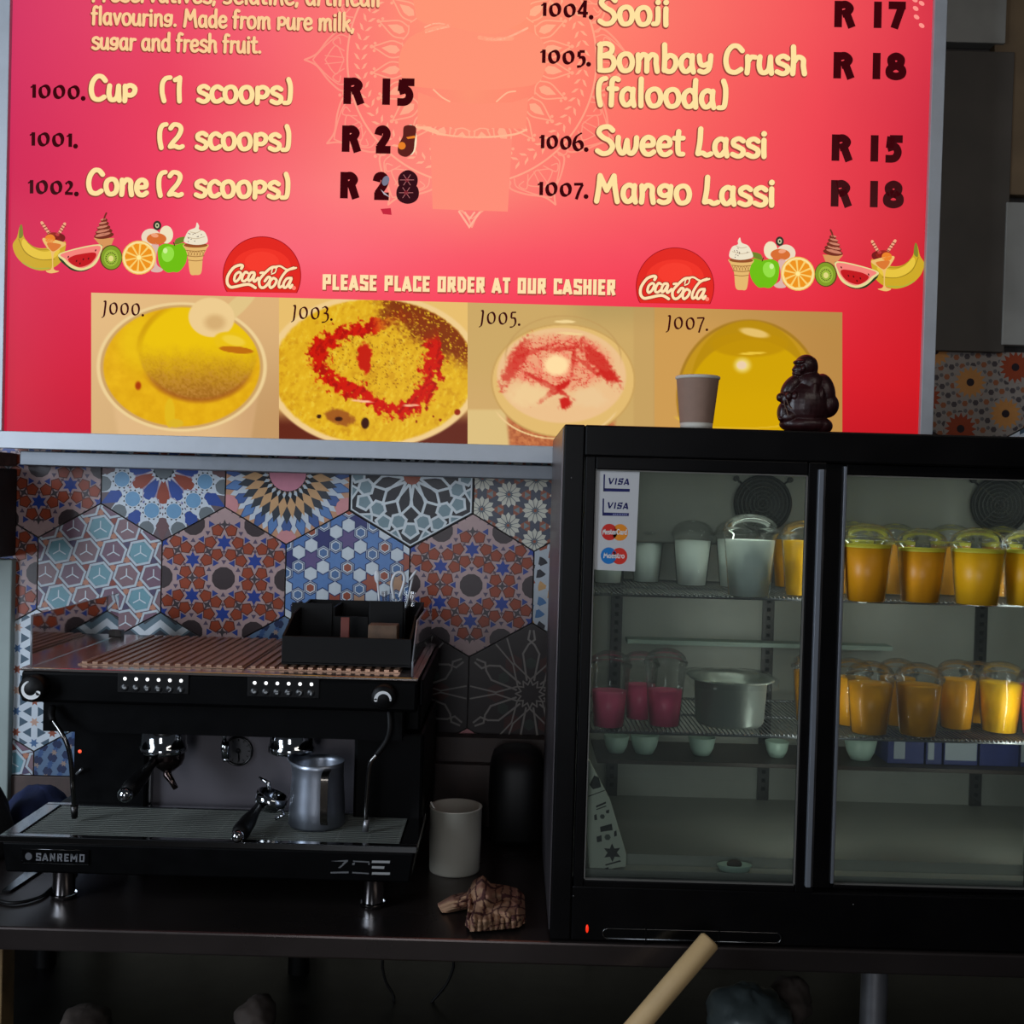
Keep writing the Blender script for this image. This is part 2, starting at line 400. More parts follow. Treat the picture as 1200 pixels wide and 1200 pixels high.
# ---- hexagonal printed tiles -------------------------------------------------
S3 = math.sqrt(3); AP = 72.0; RH = AP*2/S3
TS = 145.0/144.0*YW/F                        # metres per print pixel
def reg(cx, cy, n, R, rot=0.0): return [(cx+R*math.cos(rot+2*PI*k/n), cy+R*math.sin(rot+2*PI*k/n)) for k in range(n)]
def star(cx, cy, n, R, r, rot=0.0):
    return [(cx+(R if k % 2 == 0 else r)*math.cos(rot+PI*k/n), cy+(R if k % 2 == 0 else r)*math.sin(rot+PI*k/n)) for k in range(2*n)]
def kite(cx, cy, a, r1, rm, r2, hw):
    """pointed petal along angle a between radii r1..r2, half width hw at rm"""
    e = (math.cos(a), math.sin(a)); n = (-e[1], e[0])
    return [(cx+e[0]*r1, cy+e[1]*r1), (cx+e[0]*rm+n[0]*hw, cy+e[1]*rm+n[1]*hw), (cx+e[0]*r2, cy+e[1]*r2), (cx+e[0]*rm-n[0]*hw, cy+e[1]*rm-n[1]*hw)]
def seg(p, q, wd):
    d = (q[0]-p[0], q[1]-p[1]); l = math.hypot(*d) or 1; n = (-d[1]/l*wd/2, d[0]/l*wd/2); e = (d[0]/l*wd*.4, d[1]/l*wd*.4)
    return [(p[0]+n[0]-e[0], p[1]+n[1]-e[1]), (q[0]+n[0]+e[0], q[1]+n[1]+e[1]), (q[0]-n[0]+e[0], q[1]-n[1]+e[1]), (p[0]-n[0]-e[0], p[1]-n[1]-e[1])]
def ring(pts, wd, close=True): return [seg(pts[i], pts[(i+1) % len(pts)], wd) for i in range(len(pts) if close else len(pts)-1)]
def lattice(sp, rad, rot=0.0, off=(0, 0)):
    out = []; c, s = math.cos(rot), math.sin(rot)
    for a in range(-9, 10):
        for b in range(-9, 10):
            x, y = sp*(a+b/2), sp*b*S3/2; x, y = x*c-y*s+off[0], x*s+y*c+off[1]
            if math.hypot(x, y) < rad: out.append((x, y, a, b))
    return out
def rays(c, angs, r): return [(c[0]+r*math.cos(a), c[1]+r*math.sin(a)) for a in angs]
def tA():       # rust pentagons, blue stars, brown discs on a mauve net
    q = [[(160, 128, 130), reg(0, 0, 6, RH*1.05, PI/6), 0]]
    q = [((176, 148, 146), reg(0, 0, 6, RH*1.05, PI/6), 1)]
    L = 72.5
    for x, y, a, b in lattice(L, 125):
        q.append(((62, 50, 52), reg(x, y, 12, 13.6, PI/12), 3))
        for k in range(12):
            q.append(((88, 74, 96), reg(x+19.6*math.cos(k*PI/6), y+19.6*math.sin(k*PI/6), 3, 3.4, k*PI/6+PI), 3) if k % 2 else ((46, 66, 136), reg(x+20.5*math.cos(k*PI/6), y+20.5*math.sin(k*PI/6), 3, 4.6, k*PI/6), 3))
        for k in range(3):
            mx, my = x+L/2*math.cos(k*PI/3), y+L/2*math.sin(k*PI/3)
            q.append(((70, 62, 66), star(mx, my, 4, 6, 2.4, k*PI/3), 3))
        for k in range(12): q.append(((96, 76, 88), star(x+31*math.cos(k*PI/6), y+31*math.sin(k*PI/6), 4, 3.2, 1.4, k*PI/6), 2))
        for sg in (1, -1):
            sx, sy = x, y+sg*L/S3
            q.append(((36, 62, 142), star(sx, sy, 6, 9.6, 5.2, PI/6 if sg else 0), 3))
            for k in range(6):
                an = k*PI/3; q.append(((88, 38, 26), reg(sx+16.2*math.cos(an), sy+16.2*math.sin(an), 5, 7.9, an+PI), 2))
                q.append(((152, 66, 40), reg(sx+16.2*math.cos(an), sy+16.2*math.sin(an), 5, 6.7, an+PI), 3))
    return q
def tB():       # interlaced hexagons, teal, mauve, brown
    q = [((104, 84, 98), reg(0, 0, 6, RH*1.05, PI/6), 1)]; sp = 31.5
    cols = [(112, 156, 168), (112, 90, 108), (134, 106, 112), (122, 94, 110)]
    for x, y, a, b in lattice(sp, 100):
        q.append((cols[0] if (a-b) % 3 == 0 else cols[1+(a+2*b) % 3], reg(x, y, 6, 14.2, 0 if 1 else 0), 2))
        q += [((190, 200, 208), s_, 4) for s_ in ring(rays((x, y), [.22+k*PI/3 for k in range(6)], 15.2), 2.6)]
        for k in range(3):
            an = k*2*PI/3+PI/2; q.append(((206, 214, 220), seg((x, y), (x+8*math.cos(an), y+8*math.sin(an)), 1.3), 3))
        for sg in (1, -1):
            q.append(((186, 128, 104) if (a+b) % 2 else (140, 70, 58) if a % 2 else (84, 76, 104), star(x, y+sg*sp/S3, 6, 5.0, 2.8, PI/6), 3))
    return q
def tC():       # blue rosettes round a fan of kites
    q = [((104, 88, 92), reg(0, 0, 6, RH*1.05, PI/6), 1)]; W = (204, 212, 220)
    for k in range(12):
        a = k*PI/6
        q.append((W, kite(0, 0, a+PI/12, 8, 30, 52, 9), 2)); 
        q.append(((150, 66, 44) if k % 2 else (44, 74, 150), kite(0, 0, a, 8, 31, 47, 9), 3))
        q += [((160, 140, 160), s_, 4) for s_ in ring(kite(0, 0, a, 8, 31, 47, 9), .9)]
        q.append(((44, 74, 150) if k % 3 else (112, 82, 84), kite(0, 0, a, 52, 66, 84, 8), 3)); q.append((W, kite(0, 0, a+.16, 46, 64, 82, 5), 2)); q.append((W, kite(0, 0, a-.16, 46, 64, 82, 5), 2))
        c = (50*math.cos(a+PI/12), 50*math.sin(a+PI/12))
        q.append((W, star(c[0], c[1], 12, 15.5, 12.4, a), 4)); q.append(((20, 24, 36), star(c[0], c[1], 12, 11.6, 9, a+PI/12), 5)); q.append((W, reg(c[0], c[1], 12, 9.9, a), 6))
        q.append(((110, 156, 192), reg(c[0], c[1], 12, 8.9, a), 7))
        q.append(((108, 116, 120), reg(72*math.cos(a+PI/12), 72*math.sin(a+PI/12), 12, 9, a), 4))
    q.append((W, star(0, 0, 12, 16, 12, 0), 5)); q.append(((20, 24, 36), star(0, 0, 12, 13, 11, PI/12), 6)); q.append(((104, 112, 116), reg(0, 0, 12, 11), 7))
    return q
def tD():       # sunburst
    q = [((196, 146, 112), reg(0, 0, 6, RH*1.05, PI/6), 1)]; N = 24
    for k in range(N):
        a = 2*PI*k/N; h = PI/N
        q.append(((198, 206, 214), kite(0, 0, a+h, 44, 58, 72, 8), 2))
        q.append(((92, 130, 182) if k % 2 else (66, 94, 150), kite(0, 0, a, 50, 62, 78, 6), 3))
        q += [((50, 70, 120), s_, 4) for s_ in ring(kite(0, 0, a, 50, 62, 78, 6), .8)]
        q.append(((52, 58, 66), kite(0, 0, a, 26, 46, 60, 6.4), 4))
        q.append(((202, 158, 112), kite(0, 0, a+h, 22, 38, 54, 5.2), 5))
        q.append(((22, 24, 30), kite(0, 0, a, 21, 29, 38, 3.2), 6)); q.append(((190, 200, 208), kite(0, 0, a+h, 22, 26, 30, 2.4), 6))
    q.append(((22, 24, 30), star(0, 0, 24, 25, 21.5), 6)); q.append(((206, 132, 150), reg(0, 0, 24, 21.5), 7))
    for k in range(6):
        c = (80*math.cos(k*PI/3+PI/6), 80*math.sin(k*PI/3+PI/6)); q.append(((206, 140, 142), reg(*c, 12, 13), 7))
    return q
def tE():       # black and white strapwork star
    W = (206, 214, 218); K = (26, 28, 38); GB = (118, 142, 150); q = [(K, reg(0, 0, 6, RH*1.05, PI/6), 1)]
    for k in range(12):
        a = k*PI/6+PI/12; b = a+PI/12
        q.append((K, kite(0, 0, a, 8, 31, 46, 9.6), 3)); q += [(W, s_, 5) for s_ in ring(kite(0, 0, a, 9, 31.5, 47, 9.2), 3.0)]
        q.append((K, reg(50*math.cos(b), 50*math.sin(b), 3, 9, b), 2)); q.append((K, star(44*math.cos(b), 44*math.sin(b), 5, 5, 2.2, b), 6))
        c = (55*math.cos(a), 55*math.sin(a)); q.append((GB, reg(*c, 6, 9.4, a), 4)); q += [(W, s_, 5) for s_ in ring(reg(*c, 6, 9.4, a), 2.9)]
        c = (63*math.cos(b), 63*math.sin(b)); q.append((GB, reg(*c, 5, 9.4, b), 4)); q += [(W, s_, 5) for s_ in ring(reg(*c, 5, 9.4, b), 2.9)]
        q.append((GB, kite(0, 0, a, 64, 74, 88, 9), 2)); q += [(W, s_, 5) for s_ in ring(kite(0, 0, a, 64, 74, 88, 9), 2.4)]
    q.append(((150, 70, 44), reg(0, 0, 12, 10), 7)); hx = reg(0, 0, 6, RH*.965, PI/6); q += [(K, s_, 6) for s_ in ring(reg(0, 0, 6, RH*.985, PI/6), 3)]; q += [(W, s_, 7) for s_ in ring(hx, 1.6)]
    return q
def tF():       # cream daisies on charcoal
    q = [((70, 74, 88), reg(0, 0, 6, RH*1.05, PI/6), 1)]; sp = 36
    for x, y, a, b in lattice(sp, 100, PI/6):
        for k in range(6): q.append(((150, 84, 62), kite(x, y, k*PI/3, 12, 18, 24, 4), 2))
        for k in range(12): q.append(((206, 202, 186), kite(x, y, k*PI/6, 3, 10.5, 15.4, 3.6), 3))
        q.append(((100, 110, 116), reg(x, y, 12, 3.6), 4)); q.append(((150, 80, 56), reg(x, y, 6, 1.9), 5))
        for k in range(12): q += [((84, 92, 104), seg((x+3*math.cos((k+.5)*PI/6), y+3*math.sin((k+.5)*PI/6)), (x+12*math.cos((k+.5)*PI/6), y+12*math.sin((k+.5)*PI/6)), .6), 6)]
        for sg in (1, -1):
            an = PI/6+PI/2*sg; q.append(((120, 134, 136), reg(x+sp/S3*math.cos(an), y+sp/S3*math.sin(an), 3, 4.5, an), 3))
    return q
def tG():       # blue six-point stars and white hexagons
    q = [((180, 192, 206), reg(0, 0, 6, RH*1.05, PI/6), 1)]; sp = 28.6
    sc = [(92, 130, 184), (84, 122, 178), (92, 130, 184), (158, 84, 66), (52, 56, 112), (92, 130, 184), (186, 146, 118), (100, 84, 132)]
    for x, y, a, b in lattice(sp, 100):
        q.append(((30, 46, 96), star(x, y, 6, 14.2, 8.2, 0), 2)); q.append((sc[(a*3+b*5) % 8], star(x, y, 6, 12.2, 7.0, 0), 3))
        for k in range(3):
            an = k*PI/3; mx, my = x+sp/2*math.cos(an), y+sp/2*math.sin(an)
        for sg in (1, -1):
            c = (x, y+sg*sp/S3)
            q.append(((206, 214, 220), reg(*c, 6, 7.6, PI/6), 4))
            if (a+b+sg) % 2: 
                q.append(((34, 50, 100), reg(*c, 6, 7.4, PI/6), 5)); q.append(((206, 214, 220), reg(*c, 6, 6.4, PI/6), 6)); q.append(((84, 116, 160) if (a-b) % 3 else (156, 82, 62), reg(*c, 6, 4.8, PI/6), 7))
    return q
def tH():       # white net of six-petal flowers on slate
    q = [((72, 92, 108), reg(0, 0, 6, RH*1.05, PI/6), 1)]; sp = 24.5
    for x, y, a, b in lattice(sp, 100, PI/6):
        for k in range(6):
            an = k*PI/3+PI/6; e = (math.cos(an), math.sin(an))
            q.append(((206, 214, 222), seg((x+e[0]*3, y+e[1]*3), (x+e[0]*(sp-3), y+e[1]*(sp-3)), 7.4), 2))
        q.append(((206, 214, 222), reg(x, y, 6, 6.6, 0), 3))
        q.append(([(76, 108, 150), (150, 82, 62), (196, 158, 140)][(a-b) % 3], star(x, y, 6, 5.8, 2.9, 0), 4))
    return q
def tI():       # grey chevrons in white outline
    q = [((104, 124, 136), reg(0, 0, 6, RH*1.05, PI/6), 1)]; W = (206, 212, 218)
    for k in range(-5, 6):
        for j, c in enumerate(((W, 9), ((66, 68, 76), 6))):
            for i in range(-3, 4):
                x = i*36; y = k*26-j*9
                q.append((c[0], [(x-18, y), (x, y+14), (x+18, y), (x+18, y+c[1]), (x, y+14+c[1]), (x-18, y+c[1])], 2+j))
    for i in range(-3, 4): q.append(((150, 92, 80), reg(i*36+18, -20, 6, 6), 4))
    return q
def tJ(big=True):   # wide pale strapwork star on near-black brown
    q = [((44, 34, 34), reg(0, 0, 6, RH*1.05, PI/6), 1)]; W = (142, 134, 128)
    for k in range(12):
        a = k*PI/6; q += [(W, s_, 3) for s_ in [seg((17*math.cos(a), 17*math.sin(a)), (11*math.cos(a+PI/12), 11*math.sin(a+PI/12)), 1.6), seg((11*math.cos(a+PI/12), 11*math.sin(a+PI/12)), (17*math.cos(a+PI/6), 17*math.sin(a+PI/6)), 1.6)]]
    for k in range(6):
        a = k*PI/3+PI/6
        for sg in (1, -1):
            pts = [(17, sg*.26), (48, sg*.20), (58, sg*.06), (64, -sg*.06), (74, -sg*.03)]
            pl = [(r*math.cos(a+t), r*math.sin(a+t)) for r, t in pts]; q += [(W, s_, 3) for s_ in ring(pl, 2.2, False)]
            pl = [(r*math.cos(a+t), r*math.sin(a+t)) for r, t in [(17, sg*.0), (40, sg*.50), (70, sg*.42)]]; q += [(W, s_, 3) for s_ in ring(pl, 1.8, False)]
        q.append(((72, 36, 32), reg(40*math.cos(a+PI/6), 40*math.sin(a+PI/6), 6, 11, a), 2)); q.append(((52, 58, 52), reg(36*math.cos(a), 36*math.sin(a), 6, 7, a), 2))
    return q
def tK():       # white and blue curved pinwheels
    q = [((178, 184, 190), reg(0, 0, 6, RH*1.05, PI/6), 1)]; cols = [(70, 112, 158), (150, 74, 52), (196, 150, 96), (36, 36, 44)]
    i = 0
    for x, y, a, b in lattice(27, 100):
        i += 1; c = cols[(a+2*b) % 4]
        for k in range(3):
            an = k*2*PI/3+.4
            pl = [(x, y)]+[(x+12.5*math.cos(an+t*.17)*(1-.0*t), y+12.5*math.sin(an+t*.17)) for t in range(7)]
            q.append((c, pl, 2))
        q.append(((186, 190, 196), reg(x, y, 8, 3.5), 3))
    return q
def tL():       # dark blue florets
    q = [((96, 118, 146), reg(0, 0, 6, RH*1.05, PI/6), 1)]; sp = 17
    for x, y, a, b in lattice(sp, 100, .2):
        q.append(((34, 46, 80), reg(x, y, 6, 6.0), 2))
        for sg in (1, -1): q.append(((150, 130, 120) if (a+b) % 3 == 0 else (60, 86, 130), star(x+.2*sp*sg, y+sg*sp/S3, 6, 4, 2), 3))
    return q
def tM():       # ochre and rust daisies on grey florets
    q = [((150, 140, 132), reg(0, 0, 6, RH*1.05, PI/6), 1)]
    for x, y, a, b in lattice(12.5, 110, .1):
        q.append(((78, 70, 72) if (a+b) % 2 else (150, 92, 62), reg(x, y, 6, 3.6), 2)); q.append(((104, 98, 98), reg(x+6, y+3, 5, 2.6), 2))
    for x, y, a, b in lattice(55, 110, 0.35, (-5, 2)):
        c = (190, 132, 74) if (a+b) % 2 == 0 else (150, 66, 40)
        q.append(((150, 140, 132), reg(x, y, 16, 19.5), 3))
        for k in range(16): q.append((c, kite(x, y, k*PI/8, 4, 12, 19, 3.0), 4))
        q.append((c, reg(x, y, 16, 9), 5)); q.append(((46, 36, 40), reg(x, y, 12, 4.6), 6))
    return q
TK = dict(A=tA, B=tB, C=tC, D=tD, E=tE, F=tF, G=tG, H=tH, I=tI, J=tJ, K=tK, L=tL, M=tM)
TLAB = dict(A='hexagonal tile with rust pentagons and blue stars', B='hexagonal tile with interlaced teal and mauve hexagons', C='hexagonal tile with ring of light blue rosettes',
    D='hexagonal sunburst tile with pink centre', E='hexagonal black and white star tile', F='hexagonal tile with cream daisies', G='hexagonal tile with blue stars and white hexagons',
    H='hexagonal tile with white six-petal net', I='hexagonal tile with white and grey chevrons', J='dark hexagonal tile with pale strapwork star', K='hexagonal tile with curved pinwheels', L='hexagonal tile with dark blue florets', M='hexagonal tile with ochre and rust daisies')
def clip_half(poly, n, d):
    out = []
    for i in range(len(poly)):
        p, q = poly[i], poly[(i+1) % len(poly)]
        a = p[0]*n[0]+p[1]*n[1]-d; b = q[0]*n[0]+q[1]*n[1]-d
        if a <= 0: out.append(p)
        if (a < 0 < b) or (b < 0 < a):
            t = a/(a-b); out.append((p[0]+(q[0]-p[0])*t, p[1]+(q[1]-p[1])*t))
    return out
HEXN = [((math.cos(k*PI/3), math.sin(k*PI/3)), AP-.55) for k in range(6)]
def make_tile(kind, cx, cz, extra=()):
    planes = HEXN+list(extra)
    body = reg(0, 0, 6, RH*1.2, PI/6)
    for n, d in planes: body = clip_half(body, n, d)
    if len(body) < 3: return
    mb = MB()
    mb.prism([(cx+x*TS, cz+y*TS) for x, y in body], YW, YW+.011, lin((150, 140, 135)))
    for ip, (col, poly, lay) in enumerate(sorted(TK[kind](), key=lambda t: t[2])):
        if min(x for x, y in poly) > 90 or max(x for x, y in poly) < -90: continue
        q = poly
        for n, d in planes:
            q = clip_half(q, n, d)
            if len(q) < 3: break
        if len(q) < 3: continue
        mb.add([(cx+x*TS, YW-.0001*lay-ip*1.6e-6, cz+y*TS) for x, y in q], [tuple(range(len(q)))], lin(col))
    o = link('tile', mb, M_TILE, wall_back); o['label'] = TLAB[kind]
c1 = P(192, 550, YW)
HP = 2*AP*TS*1.003; VP = HP*S3/2
lay = {1: {-1: 'A', 0: 'C', 1: 'D', 2: 'E', 3: 'F', 4: 'G', 5: 'B', 6: 'A', 7: 'H'},
       2: {-2: 'B', -1: 'A', 0: 'B', 1: 'A', 2: 'G', 3: 'A', 4: 'K', 5: 'C', 6: 'L'},
       3: {-2: 'A', -1: 'H', 0: 'I', 1: 'L', 2: 'J', 3: 'J', 4: 'J', 5: 'K'},
       4: {-2: 'C', -1: 'B', 0: 'L', 1: 'E', 2: 'A', 3: 'D', 4: 'J', 5: 'I'},
       0: {-1: 'D', 5: 'F', 6: 'A', 7: 'M', 8: 'L'}}
ztop = P(330, 553, YW).z                      # under the steel rail tiles stay whole to here and a bit above
zbot = P(40, 908, YW).z
for r, row in lay.items():
    for i, kd in row.items():
        off = 0 if r % 2 == 1 else -.5
        cx = c1.x+(i+off)*HP; cz = c1.z-(r-1)*VP
        ex = []
        if r == 4 or r == 3: ex.append(((0, -1), (cz-zbot)/TS))
        if r == 0: ex.append(((0, 1), (P(1150, 412, YW).z-cz)/TS))
        if cx < -1.45: continue
        make_tile(kd, cx, cz, ex)
# stainless upstand under the tiles, large tiles below the counter, dark slabs above
tag(link('trim_1', MB().box((-1.5, YW-.004, ZC+.002), (1.9, YW+.012, zbot-.002)), mat('upstand_steel', (84, 70, 66), .5, .4, noise=.2), bevel=.001), kind='structure')
lowm = mat('pale_wall_tile', (196, 192, 168), .35, noise=.12, nscale=8)
for i in range(-4, 6):
    for j in range(3):
        x0 = P(690, 1160, YW).x+i*.31
        link('tile', MB().box((x0+.002, YW, j*.28+.002), (x0+.308, YW+.011, (j+1)*.28-.002)), lowm, wall_back, bevel=.001)
slab = mat('dark_stone_slab', (74, 67, 60), .6, noise=.28, nscale=5, bump=.3); slab2 = mat('brown_stone_slab', (104, 84, 60), .6, noise=.3, nscale=7, bump=.3)
slab3 = mat('grey_stone_slab', (140, 138, 132), .55, noise=.22, nscale=6, bump=.2)
def px_slab(x0, y0, x1, y1, m, dy=0.0, lab=None):
    a = P(x0, y0, YW-.02); b = P(x1, y1, YW-.02)
    o = link('stone_slab', MB().box((a.x+.002, YW-.02-dy, b.z+.002), (b.x-.002, YW+.011, a.z-.002)), m, wall_back, bevel=.002)
    if lab: o['label'] = lab
px_slab(985, 54, 1178, 414, slab, 0, 'tall dark grey stone slab'); px_slab(985, -300, 1178, 53, slab3, .006); px_slab(1178, -300, 1420, 235, slab2, -.004, 'brown stained stone slab')
px_slab(1178, 236, 1420, 412, slab3, .004, 'lighter grey stone slab')
# wall return at the far left, with a dark box hanging over it
xl = P(17, 760, YW).x
wl = MB().box((xl-.5, YW-.022, 0), (xl, YW+.01, P(10, 655, YW).z))
tag(link('wall_left', wl, mat('grey_green_paint', (150, 162, 158), .55, noise=.1, nscale=9, bump=.1), bevel=.003), kind='structure')
tb = MB().box((xl-.5, 2.26, P(10, 655, 2.47).z+.002), (P(20, 600, YW).x, YW-.001, P(10, 549, 2.47).z))
tag(link('trim_2', tb, mat('dark_brown_box', (34, 26, 24), .6, noise=.3, nscale=9), bevel=.004), kind='structure')
tb = MB().box((xl-.5, 2.44, P(10, 547, 2.47).z+.002), (P(21, 540, YW).x, YW-.001, P(10, 529, 2.40).z))
tag(link('trim_3', tb, mat('mottled_brown_stone', (106, 78, 66), .7, noise=.6, nscale=22, bump=.6), bevel=.006), kind='structure')

# ============================================================ COUNTER
YC = 1.845
ct = thing('counter', 'long stainless steel counter that carries the coffee machine and the drinks fridge', 'counter', (0, 2.2, 0))
zt = ZC
top = MB().box((-1.6, YC, zt-.04), (1.9, YW-.005, zt))
link('worktop', top, mat('worktop_steel', (80, 72, 70), .28, .85, noise=.14, nscale=5, bump=.05), ct, bevel=.004)
for px_, lb in ((1024, 'round'), (300, None), (-60, None)):
    c = P(px_, 1170, 2.0)
    lg = link('leg', MB().lathe([(.024, .04), (.024, zt-.04)], (c.x, 2.0 if px_ > 1000 else 2.42, 0), 20), STEEL if px_ > 1000 else BLACKP, ct)
    link('foot', MB().lathe([(.0, 0), (.03, 0), (.03, .03), (.024, .04)], (c.x, 2.0 if px_ > 1000 else 2.42, 0), 20), BLACKP, ct)
zs = P(600, 1190, 2.2).z-.02
link('lower_shelf', MB().box((-1.5, 2.02, zs-.02), (1.8, YW-.03, zs)), STEELD, ct, bevel=.002)
# wooden post at the far left under the counter
c = P(3, 1160, 1.95)
tag(link('wooden_post', MB().box((c.x-.05, 1.93, 0), (c.x+.008, 1.98, zt-.041)), mat('pale_wood', (120, 96, 62), .6, noise=.25, nscale=30), loc=(c.x, 1.95, 0), bevel=.002), 'pale wooden post under the far left end of the counter', 'post')

# ============================================================ MENU BOARD
YB = 2.42
def BP(a, b, layer=0): 
    v = P(a, b, YB); v.y -= .00018*layer; return v
bx0 = P(-12, 300, YB).x; bx1 = P(1098, 300, YB).x; bzb = P(320, 534, YB).z; bzt = P(600, -160, YB).z
ix0 = P(9, 300, YB).x; ix1 = P(1083, 300, YB).x; izb = P(320, 514, YB).z; izt = P(600, -140, YB).z
board = thing('menu_board', 'large backlit red dessert and drinks menu board in an aluminium frame', 'menu board', ((bx0+bx1)/2, YB+.06, bzb))
hs = MB().box((bx0+.004, YB+.004, bzb+.004), (bx1-.004, YW-.022, bzt-.004)); link('housing', hs, ALU, board)
fb = .012
for nm, a, b in (('frame_bottom', (bx0, bzb), (bx1, izb)), ('frame_top', (bx0, izt), (bx1, bzt)), ('frame_left', (bx0, izb), (ix0, izt)), ('frame_right', (ix1, izb), (bx1, izt))):
    link('frame_rail', MB().box((a[0], YB-fb, a[1]), (b[0], YB+.01, b[1])), ALU, board, bevel=.0015)
# printed face: print colours with the tubes' uneven glow put into them
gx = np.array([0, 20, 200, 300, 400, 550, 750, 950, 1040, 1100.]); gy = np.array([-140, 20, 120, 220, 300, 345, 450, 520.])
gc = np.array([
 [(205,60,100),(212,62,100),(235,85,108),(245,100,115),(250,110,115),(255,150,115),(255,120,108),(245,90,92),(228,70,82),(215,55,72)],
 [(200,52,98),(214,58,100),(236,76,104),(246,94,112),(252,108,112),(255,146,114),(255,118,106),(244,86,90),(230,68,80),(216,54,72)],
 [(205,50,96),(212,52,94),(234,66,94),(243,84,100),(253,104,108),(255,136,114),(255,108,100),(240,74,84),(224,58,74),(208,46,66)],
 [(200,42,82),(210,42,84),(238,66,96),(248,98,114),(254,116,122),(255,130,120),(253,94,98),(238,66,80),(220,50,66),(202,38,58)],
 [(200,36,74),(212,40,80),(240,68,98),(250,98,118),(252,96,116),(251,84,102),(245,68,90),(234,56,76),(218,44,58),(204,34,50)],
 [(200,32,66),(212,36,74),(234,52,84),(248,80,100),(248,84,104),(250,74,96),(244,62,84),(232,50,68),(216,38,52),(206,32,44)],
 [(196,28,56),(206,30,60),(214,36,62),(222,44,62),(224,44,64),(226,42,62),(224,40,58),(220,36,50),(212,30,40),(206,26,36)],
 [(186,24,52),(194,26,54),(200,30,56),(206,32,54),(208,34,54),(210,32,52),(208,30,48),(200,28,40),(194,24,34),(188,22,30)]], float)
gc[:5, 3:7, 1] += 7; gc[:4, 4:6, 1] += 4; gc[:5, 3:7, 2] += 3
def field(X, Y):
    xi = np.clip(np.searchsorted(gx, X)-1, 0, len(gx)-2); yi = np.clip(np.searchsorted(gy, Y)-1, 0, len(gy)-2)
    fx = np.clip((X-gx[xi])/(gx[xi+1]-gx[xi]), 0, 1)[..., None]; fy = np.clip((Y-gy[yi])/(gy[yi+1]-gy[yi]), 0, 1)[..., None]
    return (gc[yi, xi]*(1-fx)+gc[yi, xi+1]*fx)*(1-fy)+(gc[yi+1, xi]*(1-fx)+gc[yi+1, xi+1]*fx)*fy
def W2(x, z):      # world -> print px on board plane
    v = Vector((x, YB, z))-EYE; k = F/v.dot(fw); return (600+v.dot(rt)*k, 600-v.dot(up)*k)
cn = [W2(ix0, izt), W2(ix1, izt), W2(ix1, izb), W2(ix0, izb)]
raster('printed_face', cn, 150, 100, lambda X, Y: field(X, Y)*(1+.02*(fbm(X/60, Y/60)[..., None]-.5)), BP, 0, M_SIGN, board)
CREAM = (255, 226, 160); INK = (58, 6, 12)
def colat(x, y, tint, k):
    c = field(np.array([x]), np.array([y]))[0]; return tuple(c*(1-k)+np.array(tint)*k)

# --- mandala and cup silhouette
pr = PR(BP); MX, MY = 553, 70
def mp(r, deg): return (MX+r*math.cos(math.radians(deg)), MY+r*math.sin(math.radians(deg)))
LC = (255, 172, 142)
def mcol(x, y, k=.46): return colat(x, y, (255, 205, 160), k)
for k in range(72):
    a = k*5-20; x, y = mp(130, a)
    for sg in (1, -1):
        q = [mp(130.5+sg*.6, a), mp(130.5+sg*4.5, a+.6), mp(130.5+sg*8, a+3.4), mp(130.5+sg*4, a+2.6)]
        pr.poly(q, mcol(x, y, .5))
n = 120
for k in range(n): 
    pr.stroke([mp(146, k*3), mp(146, k*3+3)], 2.2, mcol(*mp(146, k*3)), False)
for k in range(24):
    a = k*15+7.5; c = mcol(*mp(100, a), .42)
    pr.stroke([mp(84, a-5), mp(96, a-5.8), mp(110, a-1.8), mp(116, a), mp(110, a+1.8), mp(96, a+5.8), mp(84, a+5)], 1.8, c)
    pr.poly([mp(85, a), mp(90, a-3.0), mp(97, a-2.8), mp(107, a), mp(97, a+2.8), mp(90, a+3.0)], mcol(*mp(100, a), .5))
    pr.stroke([mp(84, a-6), mp(81, a), mp(84, a+6)], 1.6, c); pr.ell(*mp(118.5, a), 2.2, 2.2, c)
    for s_ in (-2.2, 2.2): pr.ell(*mp(115, a+s_), 1.8, 1.8, c)
for k in range(12):
    a = k*30; c = mcol(*mp(165, a), .36)
    for sc, wd in ((1, 2.2), (.8, 1.5)):
        pr.stroke([mp(148, a-13*sc), mp(158, a-13.2*sc), mp(170, a-8*sc), mp(182, a-2.2*sc), mp(148+48*sc, a)], wd, c)
        pr.stroke([mp(148, a+13*sc), mp(158, a+13.2*sc), mp(170, a+8*sc), mp(182, a+2.2*sc), mp(148+48*sc, a)], wd, c)
    for sg in (1, -1):
        pr.stroke([mp(150, a), mp(160, a+sg*6), mp(172, a)], 1.4, c); pr.stroke([mp(150, a+sg*4), mp(164, a+sg*7), mp(158, a+sg*9.5), mp(155, a+sg*7)], 1.4, c)
        pr.stroke([mp(150, a+sg*1), mp(172, a+sg*1.6)], 1.2, c)
    b = a+15
    pr.stroke([mp(147, b-2), mp(152, b-2.4), mp(156, b), mp(152, b+2.4), mp(147, b+2)], 1.8, c); pr.ell(*mp(160, b), 2, 2, c)
link('mandala_print', pr, M_SIGN, board)
pr = PR(BP); pr.layer = 2
def sil(pts, k=.75):
    cx = sum(p[0] for p in pts)/len(pts); cy = sum(p[1] for p in pts)/len(pts); pr.poly(pts, colat(cx, cy, (255, 142, 118), k*.7))
sil(cr([(486, -60), (620, -60), (622, 0), (616, 22), (600, 32), (575, 40), (520, 30), (495, 26), (486, 10), (486, -60)]))
sil(cr([(520, 24), (600, 34), (630, 42), (640, 62), (638, 84), (628, 98), (600, 103), (550, 106), (500, 103), (480, 99), (469, 85), (468, 66), (478, 46), (500, 34), (520, 24)]))
